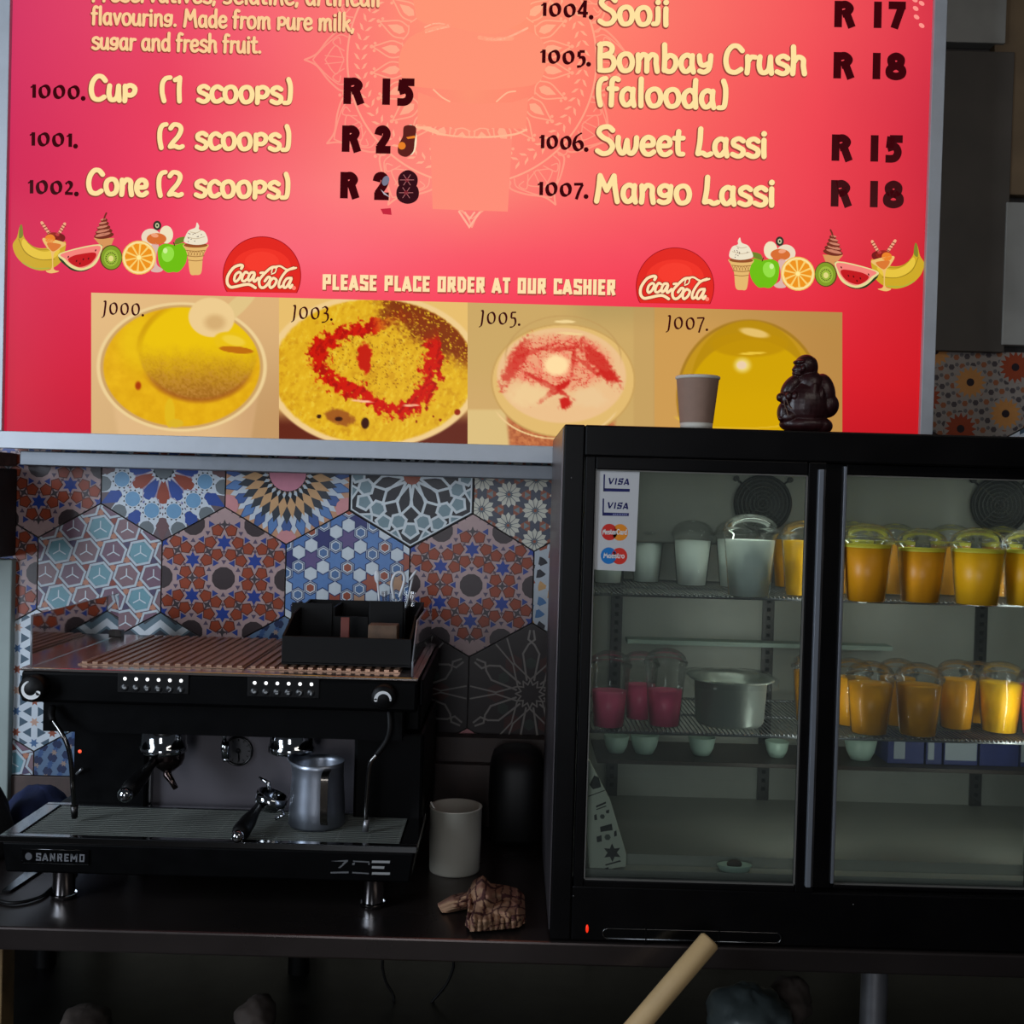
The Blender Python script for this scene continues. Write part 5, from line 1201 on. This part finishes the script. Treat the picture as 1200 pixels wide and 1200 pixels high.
# feet
for px_ in (75, 437):
    c = P(px_, 1040, 1.985)
    link('foot', MB().lathe([(0, .001), (.022, .001), (.023, .008)], (c.x, 1.985, ZC), 24).lathe([(.0195, .008), (.0195, .05), (.0235, .056), (.0235, mzb-ZC+.002)], (c.x, 1.985, ZC), 28), CHROME, cm)['label'] = 'chrome foot'
    link('foot', MB().lathe([(0, .001), (.022, .001), (.0195, .012), (.0195, mzb-ZC+.002)], (c.x, 2.38, ZC), 24), CHROME, cm)
# upper housing
hs = MB()
hs.prism([(hxl, hzb), (hxr, hzb), (hxr, hzt), (hxl, hzt)], YH, YH+.12)
uh = link('front_panel', hs, MBLK, cm, bevel=.006)
link('upper_body', MB().box((hxl+.004, YH+.122, zin), (hxr-.004, 2.46, hzt-.001)), MBLK, cm, bevel=.004)
link('panel_underside', MB().box((hxl+.03, YH+.03, zin+.001), (hxr-.03, YH+.121, hzb+.002)), MBLK, cm)
# side pillars and splash back
pxl0, pxl1 = P(68, 880, 2.07).x, P(158, 880, 2.07).x; pxr0, pxr1 = P(405, 880, 2.07).x, P(500, 880, 2.07).x
link('side_pillar', MB().box((pxl0, 2.142, mzt-.01), (pxl1, 2.44, zin)), MBLK, cm, bevel=.006)
link('side_pillar', MB().box((pxr0+.012, 2.10, mzt-.01), (hxr+.006, 2.44, zin)), MBLK, cm, bevel=.006)
link('splash_back', MB().box((pxl1+.0005, 2.17, mzt-.01), (pxr0+.012, 2.18, zin)), mat('splash_steel', (96, 92, 98), .42, .55, noise=.08, nscale=6), cm)
link('splash_edge', MB().box((pxl1+.0005, 2.155, mzt), (pxl1+.004, 2.17, zin)), STEEL, cm)
link('lower_back_body', MB().box((pxl0+.01, 2.185, mzb+.003), (pxr1-.01, 2.438, zin)), BLACKP, cm)
# cup warmer on top: mirror steel deck, ribbed trays, glass guards
dk = link('cup_warmer_deck', MB().box((hxl, YH-.002, hzt), (hxr, 2.47, hzt+.006)), mat('deck_steel', (190, 176, 170), .14, .9), cm, bevel=.002)
for (xa, xb) in ((P(95, 775, 2.06).x, P(288, 775, 2.06).x), (P(292, 775, 2.06).x, P(470, 775, 2.06).x)):
    rb = MB(); nn = 16
    rb.box((xa, 2.045, hzt+.0065), (xb, 2.44, hzt+.008))
    for k in range(nn):
        x_ = xa+(xb-xa)*(k+.3)/nn; rb.box((x_, 2.05, hzt+.008), (x_+(xb-xa)/nn*.5, 2.438, hzt+.0115))
    link('ribbed_tray', rb, mat('rib_steel', (176, 142, 120), .35, .6), cm, bevel=0)
def guard(x, sgn):
    y0, y1, y2 = YH+.01, YH+.09, 2.45; h1, h2 = .035, .1
    vs = [(y0, hzt+.007), (y2, hzt+.007), (y2, hzt+h2), (y1, hzt+h2), (y0, hzt+h1)] if sgn > 0 else [(y0, hzt+.007), (y2, hzt+.007), (y2, hzt+h2), (y0, hzt+h2)]
    n = len(vs); m_ = MB().add([(x, y, z) for y, z in vs]+[(x+.004, y, z) for y, z in vs], [tuple(range(n)), tuple(reversed(range(n, 2*n)))]+[(i, i+n, (i+1) % n+n, (i+1) % n) for i in range(n)])
    o = link('glass_guard', m_, M_ACRYL, cm)
    e = MB().tube([(x+.002, y, z) for y, z in (vs[2:]+[vs[0]] if sgn > 0 else vs[2:]+[vs[0]])], .0012, 6); link('guard_edge', e, mat('guard_edge', (150, 152, 156), .2, .4), o)
guard(hxl+.012, -1); guard(hxr-.014, 1)
link('guard_bracket', MB().box((hxl+.008, 2.43, hzt+.006), (hxl+.03, 2.45, hzt+.02)), STEELD, cm, bevel=.001)
# right flank fin of the housing
link('side_cheek', MB().prism([(0, 0)]*0+[(hxr+.001, hzb+.01), (hxr+.008, hzb+.01), (hxr+.008, hzt), (hxr+.001, hzt)], YH+.02, 2.45), MBLK, cm, bevel=.002)
# knobs with crescent emblem
LW = mat('knob_white', (226, 226, 226), .4)
for cx_, cy_, r_, a0 in ((36, 808, 15.5, .9), (449, 818, 14.5, 0)):
    c = P(cx_, cy_, YH-.03); rr = r_*(YH-.03)/F
    kb = link('steam_knob', MB().lathe([(0, 0), (rr*.93, 0), (rr, .004), (rr, .03), (rr*.7, .034), (rr*.7, .05)], (c.x, YH-.03, c.z), 32, 'y'), BLACKP, cm)
    em = PR(lambda a_, b_, l=0: Vector((c.x+a_, YH-.0303-.0001*l, c.z+b_)))
    if a0: pts = [(rr*.62*math.cos(t), rr*.62*math.sin(t)) for t in np.linspace(PI*.62, PI*1.86, 16)]
    else: pts = [(rr*.6*math.cos(t), rr*.6*math.sin(t)-rr*.15) for t in np.linspace(PI*1.02, -.02, 16)]
    em.stroke(pts, rr*.24, (226, 226, 226), False, taper=(lambda t: .55+1.0*t) if a0 else (lambda t: 1.2-.5*t)); link('knob_emblem', em, M_PRINT, kb)
# button pads
LED = mat('white_led', (255, 255, 255), .4, emit=(255, 255, 255), estr=1.3)
for x0, y0, dx_, dy_ in ((146.5, 795.3, 13.15, .5), (298.5, 800.2, 13.3, .35)):
    a_ = P(x0-8, y0-7, YH); b_ = P(x0+5*dx_+9, y0+18, YH)
    pad = link('button_pad', MB().box((a_.x, YH-.0022, b_.z), (b_.x, YH-.0002, a_.z)), BLACKP, cm, bevel=.0008)
    for k in range(6):
        c = P(x0+k*dx_, y0+k*dy_, YH-.002)
        link('indicator_light', MB().ball(c, .0033, .0016, .0033, 7), LED, pad)
        c = P(x0+k*dx_-.5, y0+10.5+k*dy_, YH-.002)
        bt = link('button', MB().lathe([(0, -.0016), (.0065, -.0014), (.0075, 0)], (c.x, YH-.002, c.z), 20, 'y'), mat('button_black', (26, 26, 28), .35), pad)
        ic = PR(lambda a_, b_, l=0: Vector((c.x+a_*.001, YH-.0041, c.z+b_*.001))); gcol = (150, 150, 150)
        if k in (0, 1): ic.poly([(-4, .6), (2.6, 1.6), (2.6, -2.2), (-2, -2.2)], gcol); ic.poly([(2.6, 1), (4.4, .6), (3.4, -1)], gcol)
        elif k in (2, 3): ic.poly([(-2.6, 3.2), (2.6, 3.2), (2.0, .8), (-2, .8)], gcol); ic.poly([(-2.8, -.6), (2.8, -.6), (2, -3.4), (-2.2, -3.4)], gcol)
        elif k == 4: ic.stroke([(-3, .6), (-2.6, 2.6), (0, 3.3), (2.6, 2.4), (2.8, 0), (1, -2.6), (-.4, -3.6)], 1.6, gcol)
        else: ic.poly([(0, 4), (1.6, 0), (2, -2.4), (0, -3.8), (-2, -2.4), (-1.6, 0)], gcol)
        link('button_symbol', ic, M_PRINT, pad)
# groups
for px_ in (190, 341):
    c = P(px_, 868, 2.08); rr = 27.5*2.08/F; z1_, z0_ = zin+.002, P(px_, 883, 2.08).z
    link('group_head', MB().lathe([(0, z0_), (rr*.9, z0_), (rr, z0_+.003), (rr, z0_+.014), (rr*.94, z0_+.016), (rr*.94, z1_+.02), (rr, z1_+.021), (rr, z1_+.03)], (c.x, 2.09, 0), 40), CHROME, cm)['label'] = 'chrome group head'
# portafilter locked into the left group
def chain(m_, pts, r, n=14): return m_.tube(pts, r, n)
c = P(196, 890, 2.08)
pf = link('portafilter', MB().lathe([(0, -.024), (.012, -.024), (.026, -.012), (.031, .0), (.031, .010)], (c.x, 2.085, P(196, 889, 2.08).z), 30), mat('dark_chrome', (84, 72, 70), .2, 1), cm)
a_ = Vector((c.x-.02, 2.062, P(180, 893, 2.06).z)); b_ = P(148, 930, 1.955)
link('handle', chain(MB(), [a_, a_.lerp(b_, .2), a_.lerp(b_, .45), a_.lerp(b_, .8), b_], [.008, .009, .0145, .0165, .0135]), BLACKP, pf)
link('end_ball', MB().ball(b_+(b_-a_).normalized()*.004, .0135), CHROME, pf)
link('spout', chain(MB(), [Vector((c.x, 2.085, P(196, 900, 2.08).z)), P(196, 908, 2.08), P(201, 915, 2.075), P(206, 924, 2.07)], [.008, .008, .006, .005]), mat('dark_chrome', (84, 72, 70)), pf)
# loose parts: hot water spout and gauge
c = P(264, 856, 2.12)
link('water_spout', MB().tube([P(260, 856, 2.10), P(266, 858, 2.10)], .007, 12).tube([P(263, 856, 2.10), P(263, 868, 2.10)], .0042, 12).tube([P(264, 868, 2.10), P(264, 874, 2.10), P(265, 888, 2.10)], [.006, .0095, .009], 18).tube([P(265, 888, 2.10), P(265, 892, 2.10)], .0065, 14), CHROME, cm)['label'] = 'chrome hot water spout'
c = P(279, 880, 2.165); rr = 17.5*2.165/F
gg = link('pressure_gauge', MB().lathe([(rr*.9, 0), (rr, 0), (rr, -.008), (rr*.88, -.008), (rr*.86, -.003)], (c.x, 2.17, c.z), 36, 'y'), BLACKG, cm)
link('dial', MB().lathe([(0, -.003), (rr*.88, -.003)], (c.x, 2.17, c.z), 32, 'y'), mat('dial_grey', (70, 68, 70), .35), gg)
nd = MB().tube([Vector((c.x, 2.1655, c.z)), Vector((c.x+.002, 2.1655, c.z-rr*.7))], .0012, 5).ball((c.x, 2.1655, c.z), .005, .002, .005, 7)
for k in range(12): 
    t_ = k*PI/6; nd.tube([(c.x+rr*.65*math.cos(t_), 2.1662, c.z+rr*.65*math.sin(t_)), (c.x+rr*.8*math.cos(t_), 2.1662, c.z+rr*.8*math.sin(t_))], .0008, 4)
link('needle', nd, BLACKP, gg)
# steam wands
def curve3(pts, sub=6):
    out = []; n = len(pts)
    for i in range(n-1):
        p0 = pts[max(i-1, 0)]; p1 = pts[i]; p2 = pts[i+1]; p3 = pts[min(i+2, n-1)]
        for k in range(sub):
            t = k/sub; out.append(.5*((2*p1)+(-p0+p2)*t+(2*p0-5*p1+4*p2-p3)*t*t+(-p0+3*p1-3*p2+p3)*t**3))
    out.append(pts[-1]); return out
w1 = curve3([P(62, 828, 2.02), P(61, 842, 2.005), P(74, 862, 1.99), P(82, 885, 1.99), P(85, 920, 2.0), P(87, 950, 2.02)])
link('steam_wand', MB().tube(w1, .0042, 12), mat('wand_steel', (120, 118, 116), .15, 1), cm)
link('wand_tip', MB().tube([P(87, 944, 2.017), P(87.5, 958, 2.022)], [.0068, .0055], 12), STEELD, cm)
link('wand_grip', MB().tube(w1[:8], .0062, 12), BLACKP, cm)
w2 = curve3([P(456, 832, 2.02), P(457, 852, 2.01), P(453, 868, 2.0), P(441, 885, 1.995), P(434, 895, 1.995), P(431, 920, 2.0), P(428, 965, 2.005)])
link('steam_wand', MB().tube(w2, .0042, 12), mat('wand_steel', (120, 118, 116)), cm)
link('wand_grip', MB().tube(w2[:19], .0058, 12), BLACKP, cm)
link('wand_tip', MB().tube([P(429.5, 960, 2.005), P(428, 974, 2.005)], [.0055, .006], 12), STEEL, cm)
# lamps on the left pillar
c = P(93.5, 880.5, 2.142); link('pilot_lamp', MB().ball(c, .0036, .002, .0036, 8), mat('orange_pilot', (80, 10, 4), .4, emit=(255, 90, 60), estr=1.2), cm)['label'] = 'glowing red pilot lamp'
link('switch_lever', MB().tube([P(90, 907, 2.138), P(96, 901, 2.128)], .0028, 8), STEEL, cm)

# ============================================================ ORGANISER ON THE MACHINE
zo = hzt+.0117
ox0, ox1 = P(330, 760, 2.08).x, P(482, 760, 2.08).x; oy0, oy1 = 2.08, 2.36
oz1 = P(400, 747, 2.08).z; oz2 = P(400, 703, 2.36).z
org = thing('cup_organiser', 'black plastic caddy with compartments on top of the coffee machine', 'organiser', ((ox0+ox1)/2, 2.22, zo))
t_ = .004
om = MB().box((ox0, oy0, zo), (ox1, oy1, zo+t_)).box((ox0, oy0, zo+t_), (ox1, oy0+t_, oz1)).box((ox0, oy1-t_, zo+t_), (ox1, oy1, oz2))
link('tray', om, BLACKP, org, bevel=.001)
for x_ in (ox0, ox1-t_):
    sw = [(oy0+t_, zo+t_), (oy1-t_, zo+t_), (oy1-t_, oz2), (oy0+.10, oz2-.01), (oy0+t_, oz1)]; n = len(sw)
    link('side_wall', MB().add([(x_, y, z) for y, z in sw]+[(x_+t_, y, z) for y, z in sw], [tuple(range(n)), tuple(reversed(range(n, 2*n)))]+[(i, i+n, (i+1) % n+n, (i+1) % n) for i in range(n)]), BLACKP, org)
for x0, x1, zt_ in ((342, 391, 706), (391, 433, 722), (433, 474, 704)):
    a_ = P(x0, zt_, 2.25); b_ = P(x1, zt_, 2.25)
    link('divider', MB().box((a_.x, 2.25, zo+t_), (b_.x-.002, 2.254, a_.z)), BLACKP, org, bevel=.001)
for x0 in (342, 391, 433, 474):
    a_ = P(x0, 715, 2.25); link('divider', MB().box((a_.x-.002, 2.254, zo+t_), (a_.x+.002, oy1-t_-.0005, P(400, 712, 2.25).z)), BLACKP, org)
a_ = P(404, 730, 2.17); sp2_ = P(404, 745, 2.17)
tag(link('sugar_packet', MB().box((P(400, 740, 2.15).x, 2.14, zo+t_+.0008), (P(410, 740, 2.15).x, 2.146, P(404, 723, 2.15).z)), mat('red_brown_paper', (110, 50, 40), .6, noise=.2), loc=(P(405, 740, 2.15).x, 2.143, zo+t_), bevel=.001), 'red-brown paper sachet standing in the black caddy', 'sachet')
tag(link('lid_stack', MB().box((P(432, 740, 2.14).x, 2.13, zo+t_+.0008), (P(466, 740, 2.14).x, 2.17, P(450, 732, 2.14).z)), mat('tan_card', (96, 72, 54), .6, noise=.3, nscale=60), loc=(P(450, 740, 2.14).x, 2.15, zo+t_), bevel=.002), 'tan cardboard block lying in the right compartment of the black caddy', 'box')
# white plastic spoons in a clear cup
CW = mat('spoon_white', (214, 216, 220), .35)
c = P(468, 705, 2.30)
tag(link('clear_cup', MB().lathe([(0, .001), (.028, .001), (.036, P(468, 694, 2.30).z-zo-t_)], (c.x-.002, 2.302, zo+t_), 26), M_PLASTIC, loc=(c.x, 2.302, zo+t_)), 'clear plastic cup holding white spoons behind the black caddy', 'cup')
for i, (bx, by, tx, ty, rot) in enumerate(((440, 700, 442, 676, -.1), (466, 700, 466, 672, .15), (468, 700, 484, 674, .6))):
    a_ = P(bx+6, by+22, 2.30+.004*i); b_ = P(tx, ty, 2.31-.012*i); d_ = (b_-a_); n_ = d_.normalized()
    m_ = MB()
    if i == 1:
        lp_ = [P(462, 702, 2.29), P(459, 685, 2.29), P(463, 673, 2.29), P(471, 671, 2.29), P(474, 680, 2.29), P(468, 700, 2.29)]
        m_.tube(curve3([p for p in lp_]), .0032, 8); lab = 'looped white plastic strip in the clear cup'
        m_.tube([P(464, 702, 2.29), P(466, 728, 2.295)], .0025, 8)
    else:
        m_.tube([a_, b_], .0022, 8); m_.ball(b_, .0065 if i == 0 else .003, .003, .014, 8, rot=Matrix.Rotation(rot, 3, 'Y')); lab = 'white plastic spoon standing upright at the left of the clear cup' if i == 0 else 'thin white stirrer leaning right out of the clear cup'
    tag(link(('spoon', 'plastic_strip', 'stirrer')[i], m_, CW, loc=tuple(a_)), lab, ('spoon', 'strip', 'stirrer')[i])

# ============================================================ ON THE DRIP TRAY
zg = mzt-.0008
# steel milk pitcher, handle towards the camera
c = G(370, 968, zg); c.y += .01; kk = c.y/F; rb_ = 33*kk; rt_ = 31*kk; H = P(370, 891, c.y).z-zg
pit = thing('milk_pitcher', 'brushed steel milk pitcher standing on the drip tray', 'pitcher', (c.x, c.y, zg))
pm = MB().lathe([(0, .001), (rb_*.95, .001), (rb_, .006), (rb_*.98, H*.3), (rt_*.97, H*.78), (rt_*.97, H*.93), (rt_*1.0, H), (rt_*.97, H), (rt_*.90, H*.92), (rb_*.94, H*.3), (0, .004)], (c.x, c.y, zg), 44)
for i, v_ in enumerate(pm.v):
    if v_[2] > zg+H*.9:
        dx = v_[0]-c.x; f_ = max(0, -dx/rt_-.6)/.4*(v_[2]-zg-H*.9)/(H*.1); pm.v[i] = (v_[0]-.008*f_, v_[1], v_[2]+.004*f_)
link('jug', pm, mat('pitcher_steel', (160, 166, 178), .36, .95, noise=.05), pit)
hx = P(384, 905, c.y-.045).x; hp = [Vector((hx, c.y-rt_*.9, P(384, 903, c.y-.05).z)), Vector((hx, c.y-rt_-.024, P(384, 905, c.y-.05).z)), Vector((hx, c.y-rt_-.030, P(384, 915, c.y-.05).z)), Vector((hx-.002, c.y-rt_-.016, P(384, 955, c.y-.05).z)), Vector((hx-.003, c.y-rb_+.001, P(382, 966, c.y-.05).z))]
hc = curve3(hp, 7); hm = MB(); wv = .0065
vs = []
for i, p_ in enumerate(hc):
    d_ = (hc[min(i+1, len(hc)-1)]-hc[max(i-1, 0)]).normalized(); nn = Vector((1, 0, 0)).cross(d_).normalized()*.0014
    vs += [p_+Vector((-wv, 0, 0))+nn, p_+Vector((wv, 0, 0))+nn, p_+Vector((wv, 0, 0))-nn, p_+Vector((-wv, 0, 0))-nn]
fs = [(i*4+k, i*4+(k+1) % 4, (i+1)*4+(k+1) % 4, (i+1)*4+k) for i in range(len(hc)-1) for k in range(4)]
hm.add(vs, fs+[(3, 2, 1, 0), tuple(len(vs)-4+k for k in range(4))], None, False); link('handle', hm, mat('handle_steel', (140, 132, 124), .25, 1), pit)
# loose portafilter lying on the tray
ho = G(322, 955, zg); 
lf = thing('loose_portafilter', 'espresso filter holder with black handle lying across the drip tray', 'portafilter', (ho.x, ho.y, zg))
hc_ = Vector((G(322, 952, zg).x, 2.075, zg+.034))
tlt = Matrix.Rotation(.35, 3, 'Y')
m_ = MB().lathe([(0, -.016), (.02, -.016), (.028, -.008), (.031, .0), (.031, .014), (.0285, .014), (.028, .0), (.0, -.010)], (0, 0, 0), 32)
m_.v = [tuple(hc_+tlt @ Vector(v_)) for v_ in m_.v]
link('basket', m_, CHROME, lf)
m_ = MB().tube([hc_+Vector((.0, -.01, .018)), hc_+Vector((-.004, -.006, .036)), hc_+Vector((-.022, -.006, .046))], [.005, .0045, .002], 10).tube([hc_+Vector((.02, 0, -.01)), hc_+Vector((.028, -.01, -.024)), hc_+Vector((.012, -.012, -.03))], .0035, 10)
link('clip_and_spout', m_, CHROME, lf)
a_ = hc_+Vector((-.018, -.024, -.006)); b_ = P(279, 984, 1.925); b_.z = max(b_.z, mzt+.013)
link('handle', MB().tube([a_, a_.lerp(b_, .2), a_.lerp(b_, .5), a_.lerp(b_, .85), b_], [.008, .0095, .0145, .0165, .0125], 16), BLACKP, lf)
link('end_ball', MB().ball(b_+(b_-a_).normalized()*.003, .0115), CHROME, lf)

# ============================================================ ON THE COUNTER
cc = G(531, 1028, ZC); cc.y += .045; kk = cc.y/F; r_ = 30.5*kk; H = P(531, 944, cc.y).z-ZC
mug = link('white_canister', MB().lathe([(0, .0006), (r_*.96, .0006), (r_*.97, .004), (r_, H*.5), (r_, H-.003), (r_*1.02, H-.002), (r_*1.02, H), (r_*.94, H), (r_*.93, H*.5), (0, .006)], (cc.x, cc.y, ZC), 44), mat('canister_white', (164, 160, 148), .45, noise=.05, nscale=8), loc=(cc.x, cc.y, ZC))
tag(mug, 'off-white cylindrical canister on the counter right of the coffee machine', 'canister')
a_ = P(505, 940, cc.y-.02); b_ = Vector((cc.x+.012, cc.y+.01, ZC+.02))
tag(link('stirrer', MB().tube([a_, b_], .0018, 8), WHITE, loc=tuple(b_)), 'thin white stirrer sticking out of the off-white canister', 'stirrer')
# crumpled checked cloth: a folded sheet laid over a heap
def cloth():
    NU, NV = 110, 80; vs = []; cols = []
    top = [(513, 1060), (530, 1050), (548, 1046), (556, 1032), (566, 1027), (574, 1036), (590, 1038), (606, 1042), (614, 1050)]
    bot = [(518, 1070), (534, 1067), (552, 1063), (546, 1084), (552, 1092), (572, 1090), (592, 1088), (606, 1087), (615, 1082)]
    def at(l, u):
        f_ = u*(len(l)-1); i = min(int(f_), len(l)-2); t = f_-i; return (l[i][0]*(1-t)+l[i+1][0]*t, l[i][1]*(1-t)+l[i+1][1]*t)
    for j in range(NV+1):
        for i in range(NU+1):
            u, v = i/NU, j/NV
            a_, b_ = at(top, u), at(bot, u); px_ = a_[0]*(1-v)+b_[0]*v; py_ = a_[1]*(1-v)+b_[1]*v
            env = min(1, 5*v)*min(1, 5*(1-v))*min(1, 8*u)*min(1, 9*(1-u))
            n1 = float(fbm(np.array([u*5+v*1.5]), np.array([v*4-u*2+3]), 3)[0]); n2 = float(fbm(np.array([u*13+2]), np.array([v*6+9]), 3)[0])
            mound = math.exp(-((px_-568)/13)**2-((v-.12)/.35)**2)
            hem = .5+.5*math.sin(px_*.95+2*v)
            h = .003+env*(.008+.024*n1+.006*n2)+.042*mound*(1-v)+.006*hem*ss(.55, 1.0, np.array(v))*(px_ > 548)
            g_ = G(px_, 1070+(py_-1070)*1.25+ (h*500 if False else 0), ZC)
            y_ = G(px_, py_+h*620*.92, ZC).y
            p_ = P(px_, py_, y_); vs.append((p_.x, p_.y, max(ZC+.0015, p_.z if p_.z > ZC+.0015 else ZC+.0015+.2*h)))
            s_ = px_*.9+v*6+n1*10; t_ = (v*40+px_*.25+n1*14)
            line = (s_ % 8.5 < 1.7) or (t_ % 11 < 1.9)
            base = (152, 118, 92) if n2 > .42 else (142, 102, 84)
            cols.append((70, 38, 36) if line and px_ > 532 else base)
    return vs, cols, NU, NV
vs, cols, NU, NV = cloth(); m_ = MB()
c0 = Vector((sum(v_[0] for v_ in vs)/len(vs), sum(v_[1] for v_ in vs)/len(vs), ZC))
for v_ in vs: m_.v.append(v_)
for j in range(NV):
    for i in range(NU):
        a_ = j*(NU+1)+i; q = (a_, a_+NU+1, a_+NU+2, a_+1); m_.f.append(list(q)); m_.c.append(tuple(lin(cols[k]) for k in q)); m_.sm.append(True); m_.m.append(0)
cl = link('checked_cloth', m_, vcol_mat('checked_cotton', False, .9, noise=.12), loc=tuple(c0)); so = cl.modifiers.new('thick', 'SOLIDIFY'); so.thickness = .0018; so.offset = 1
tag(cl, 'crumpled tan and brown checked dish cloth on the counter beside the fridge', 'cloth')
sx0, sx1 = P(509, 900, 2.50).x, P(646, 900, 2.50).x; sz1 = P(575, 865, 2.50).z; sz2 = P(575, 897, 2.47).z
sbx = MB().box((sx0, 2.50, ZC+.001), (sx1, YW-.006, sz1)).box((sx0, 2.47, ZC+.001), (sx1, 2.4995, sz2))
tag(link('storage_box', sbx, mat('dark_brown_panel', (62, 46, 40), .5, noise=.2), loc=((sx0+sx1)/2, 2.5, ZC), bevel=.002), 'dark brown stepped box against the tiles behind the canister', 'box')
# black rounded bin in the dark corner
a_ = G(607, 1004, ZC); yk = 2.42; cx = P(604, 950, yk).x; hw = 32*yk/F; hz = P(607, 876, yk).z-ZC
loops = [rr_loop(cx, yk, hw*s1, .085*s1, .05*s1, ZC+h*hz) for s1, h in ((.86, .003), (.94, .06), (1.0, .5), (.98, .8), (.86, .93), (.55, 1.0))]
tag(link('black_container', loft(MB(), loops, True, True), mat('matt_black', (8, 7, 7), .55), loc=(cx, yk, ZC)), 'black rounded container in the dark corner between canister and fridge', 'container')
# navy cloth bundle and dark bag behind the machine at the far left
def lumpy(name, px_, py_, Y, rx, ry, rz, col, lab, cat, seed):
    m_ = MB(); c = P(px_, py_, Y)
    m_.ball((0, 0, 0), rx, ry, rz, 22)
    rs = random.Random(seed)
    out = []
    for x, y, z in m_.v:
        n = float(fbm(np.array([x*26+seed]), np.array([y*26+z*19+seed]), 4)[0])-.5
        s_ = 1+.35*n; out.append((c.x+x*s_, Y+y*s_, max(ZC+.001, c.z+z*s_)))
    m_.v = out
    tag(link(name, m_, mat(col[0], col[1], .9, noise=.25, nscale=30, bump=.5), loc=(c.x, Y, ZC)), lab, cat)
lumpy('cloth_bundle', 44, 975, 2.36, .075, .09, .095, ('navy_cloth', (36, 46, 84)), 'navy blue cloth bundle behind the coffee machine at the far left', 'cloth', 3)
lumpy('dark_bag', -22, 985, 2.20, .055, .08, .12, ('dark_bag', (24, 24, 28)), 'dark bag at the left edge of the counter beside the blue cloth', 'bag', 8)
# cable and flat steel strip on the counter at the left
cb = curve3([Vector((P(-30, 1060, 1.98).x, 1.99, ZC+.004)), G(10, 1058, ZC+.004), G(45, 1052, ZC+.004), G(62, 1040, ZC+.004), G(90, 1020, ZC+.004)], 8)
tag(link('power_cable', MB().tube(cb, .0032, 8), BLACKP, loc=(cb[0].x, cb[0].y, ZC)), 'black cable on the counter beside the left machine foot', 'cable')
q = [G(2, 1046, ZC+.001), G(12, 1046, ZC+.001), G(60, 1014, ZC+.001), G(44, 1012, ZC+.001)]
m_ = MB().add([tuple(v_) for v_ in q]+[(v_.x, v_.y, v_.z+.004) for v_ in q], [(3, 2, 1, 0), (4, 5, 6, 7), (0, 1, 5, 4), (1, 2, 6, 5), (2, 3, 7, 6), (3, 0, 4, 7)])
tag(link('steel_strip', m_, mat('polished_steel', (150, 152, 154)), loc=tuple(q[0])), 'flat polished steel strip on the counter under the left of the machine', 'metal strip')

# ============================================================ BELOW AND IN FRONT OF THE COUNTER
T = P(833, 1101, YC-.045); T2 = P(752, 1196, YC-.085); d_ = (T2-T).normalized(); L_ = (T.z-.002)/-d_.z
bot = T+d_*L_; bot.z = .02; rr = 12.6*1.81/F
st = link('broom_handle', MB().tube([T-d_*.0, T+d_*.004, T+d_*.1, T+d_*(L_*.6), bot], [rr*.82, rr, rr, rr, rr], 24), mat('turned_wood', (200, 168, 120), .5, noise=.10, nscale=14), loc=tuple(bot))
tag(st, 'pale round wooden broom handle leaning against the counter front', 'broom handle')
def blob(name, px_, py_, Y, rx, ry, rz, m0, lab, cat, seed, grp=None):
    m_ = MB(); c = P(px_, py_, Y); m_.ball((0, 0, 0), rx, ry, rz, 22); out = []
    for x, y, z in m_.v:
        n = float(fbm(np.array([x*32+seed]), np.array([y*24+z*30+seed]), 4)[0])-.5; s_ = 1+.5*n
        out.append((c.x+x*s_, Y+y*s_, max(zs+.001, c.z+z*s_)))
    m_.v = out; tag(link(name, m_, m0, loc=(c.x, Y, zs)), lab, cat, grp)
BAGM = mat('grey_plastic_bag', (66, 74, 74), .4, noise=.15, nscale=30, bump=.6); RAGM = mat('pale_rag', (70, 60, 54), .8, noise=.2, nscale=30)
blob('plastic_bag', 880, 1196, 2.15, .085, .08, .062, BAGM, 'crumpled grey plastic bag under the fridge on the lower shelf', 'bag', 2)
blob('paper_bundle', 925, 1172, 2.25, .045, .06, .05, RAGM, 'pale crumpled bundle behind the grey plastic bag', 'bundle', 5)
blob('rag', 100, 1196, 2.15, .05, .05, .025, RAGM, 'pale rag on the lower shelf at the far left', 'rag', 11)
blob('rag', 300, 1190, 2.15, .04, .05, .035, RAGM, 'pale rag on the lower shelf below the coffee machine', 'rag', 14)
0 and blob('brown_bag', 235, 1178, 2.3, .12, .08, .055, mat('brown_sack', (46, 34, 28), .9, noise=.3), 'brown sack at the back of the lower shelf', 'sack', 17)
for i, pts in enumerate(([(448, 1132), (452, 1150), (462, 1170), (455, 1192), (448, 1215)], [(532, 1132), (524, 1152), (508, 1172), (494, 1188), (470, 1200)])):
    cpt = curve3([P(x, y, 2.30-.004*k) for k, (x, y) in enumerate(pts)], 8); cpt[0].z = ZC-.042
    tag(link('hanging_cable', MB().tube(cpt, .003, 8), BLACKP, loc=tuple(cpt[-1])), ('black cable hanging under the counter, left of the other one' if i == 0 else 'longer black cable sweeping left under the counter near the fridge'), 'cable')
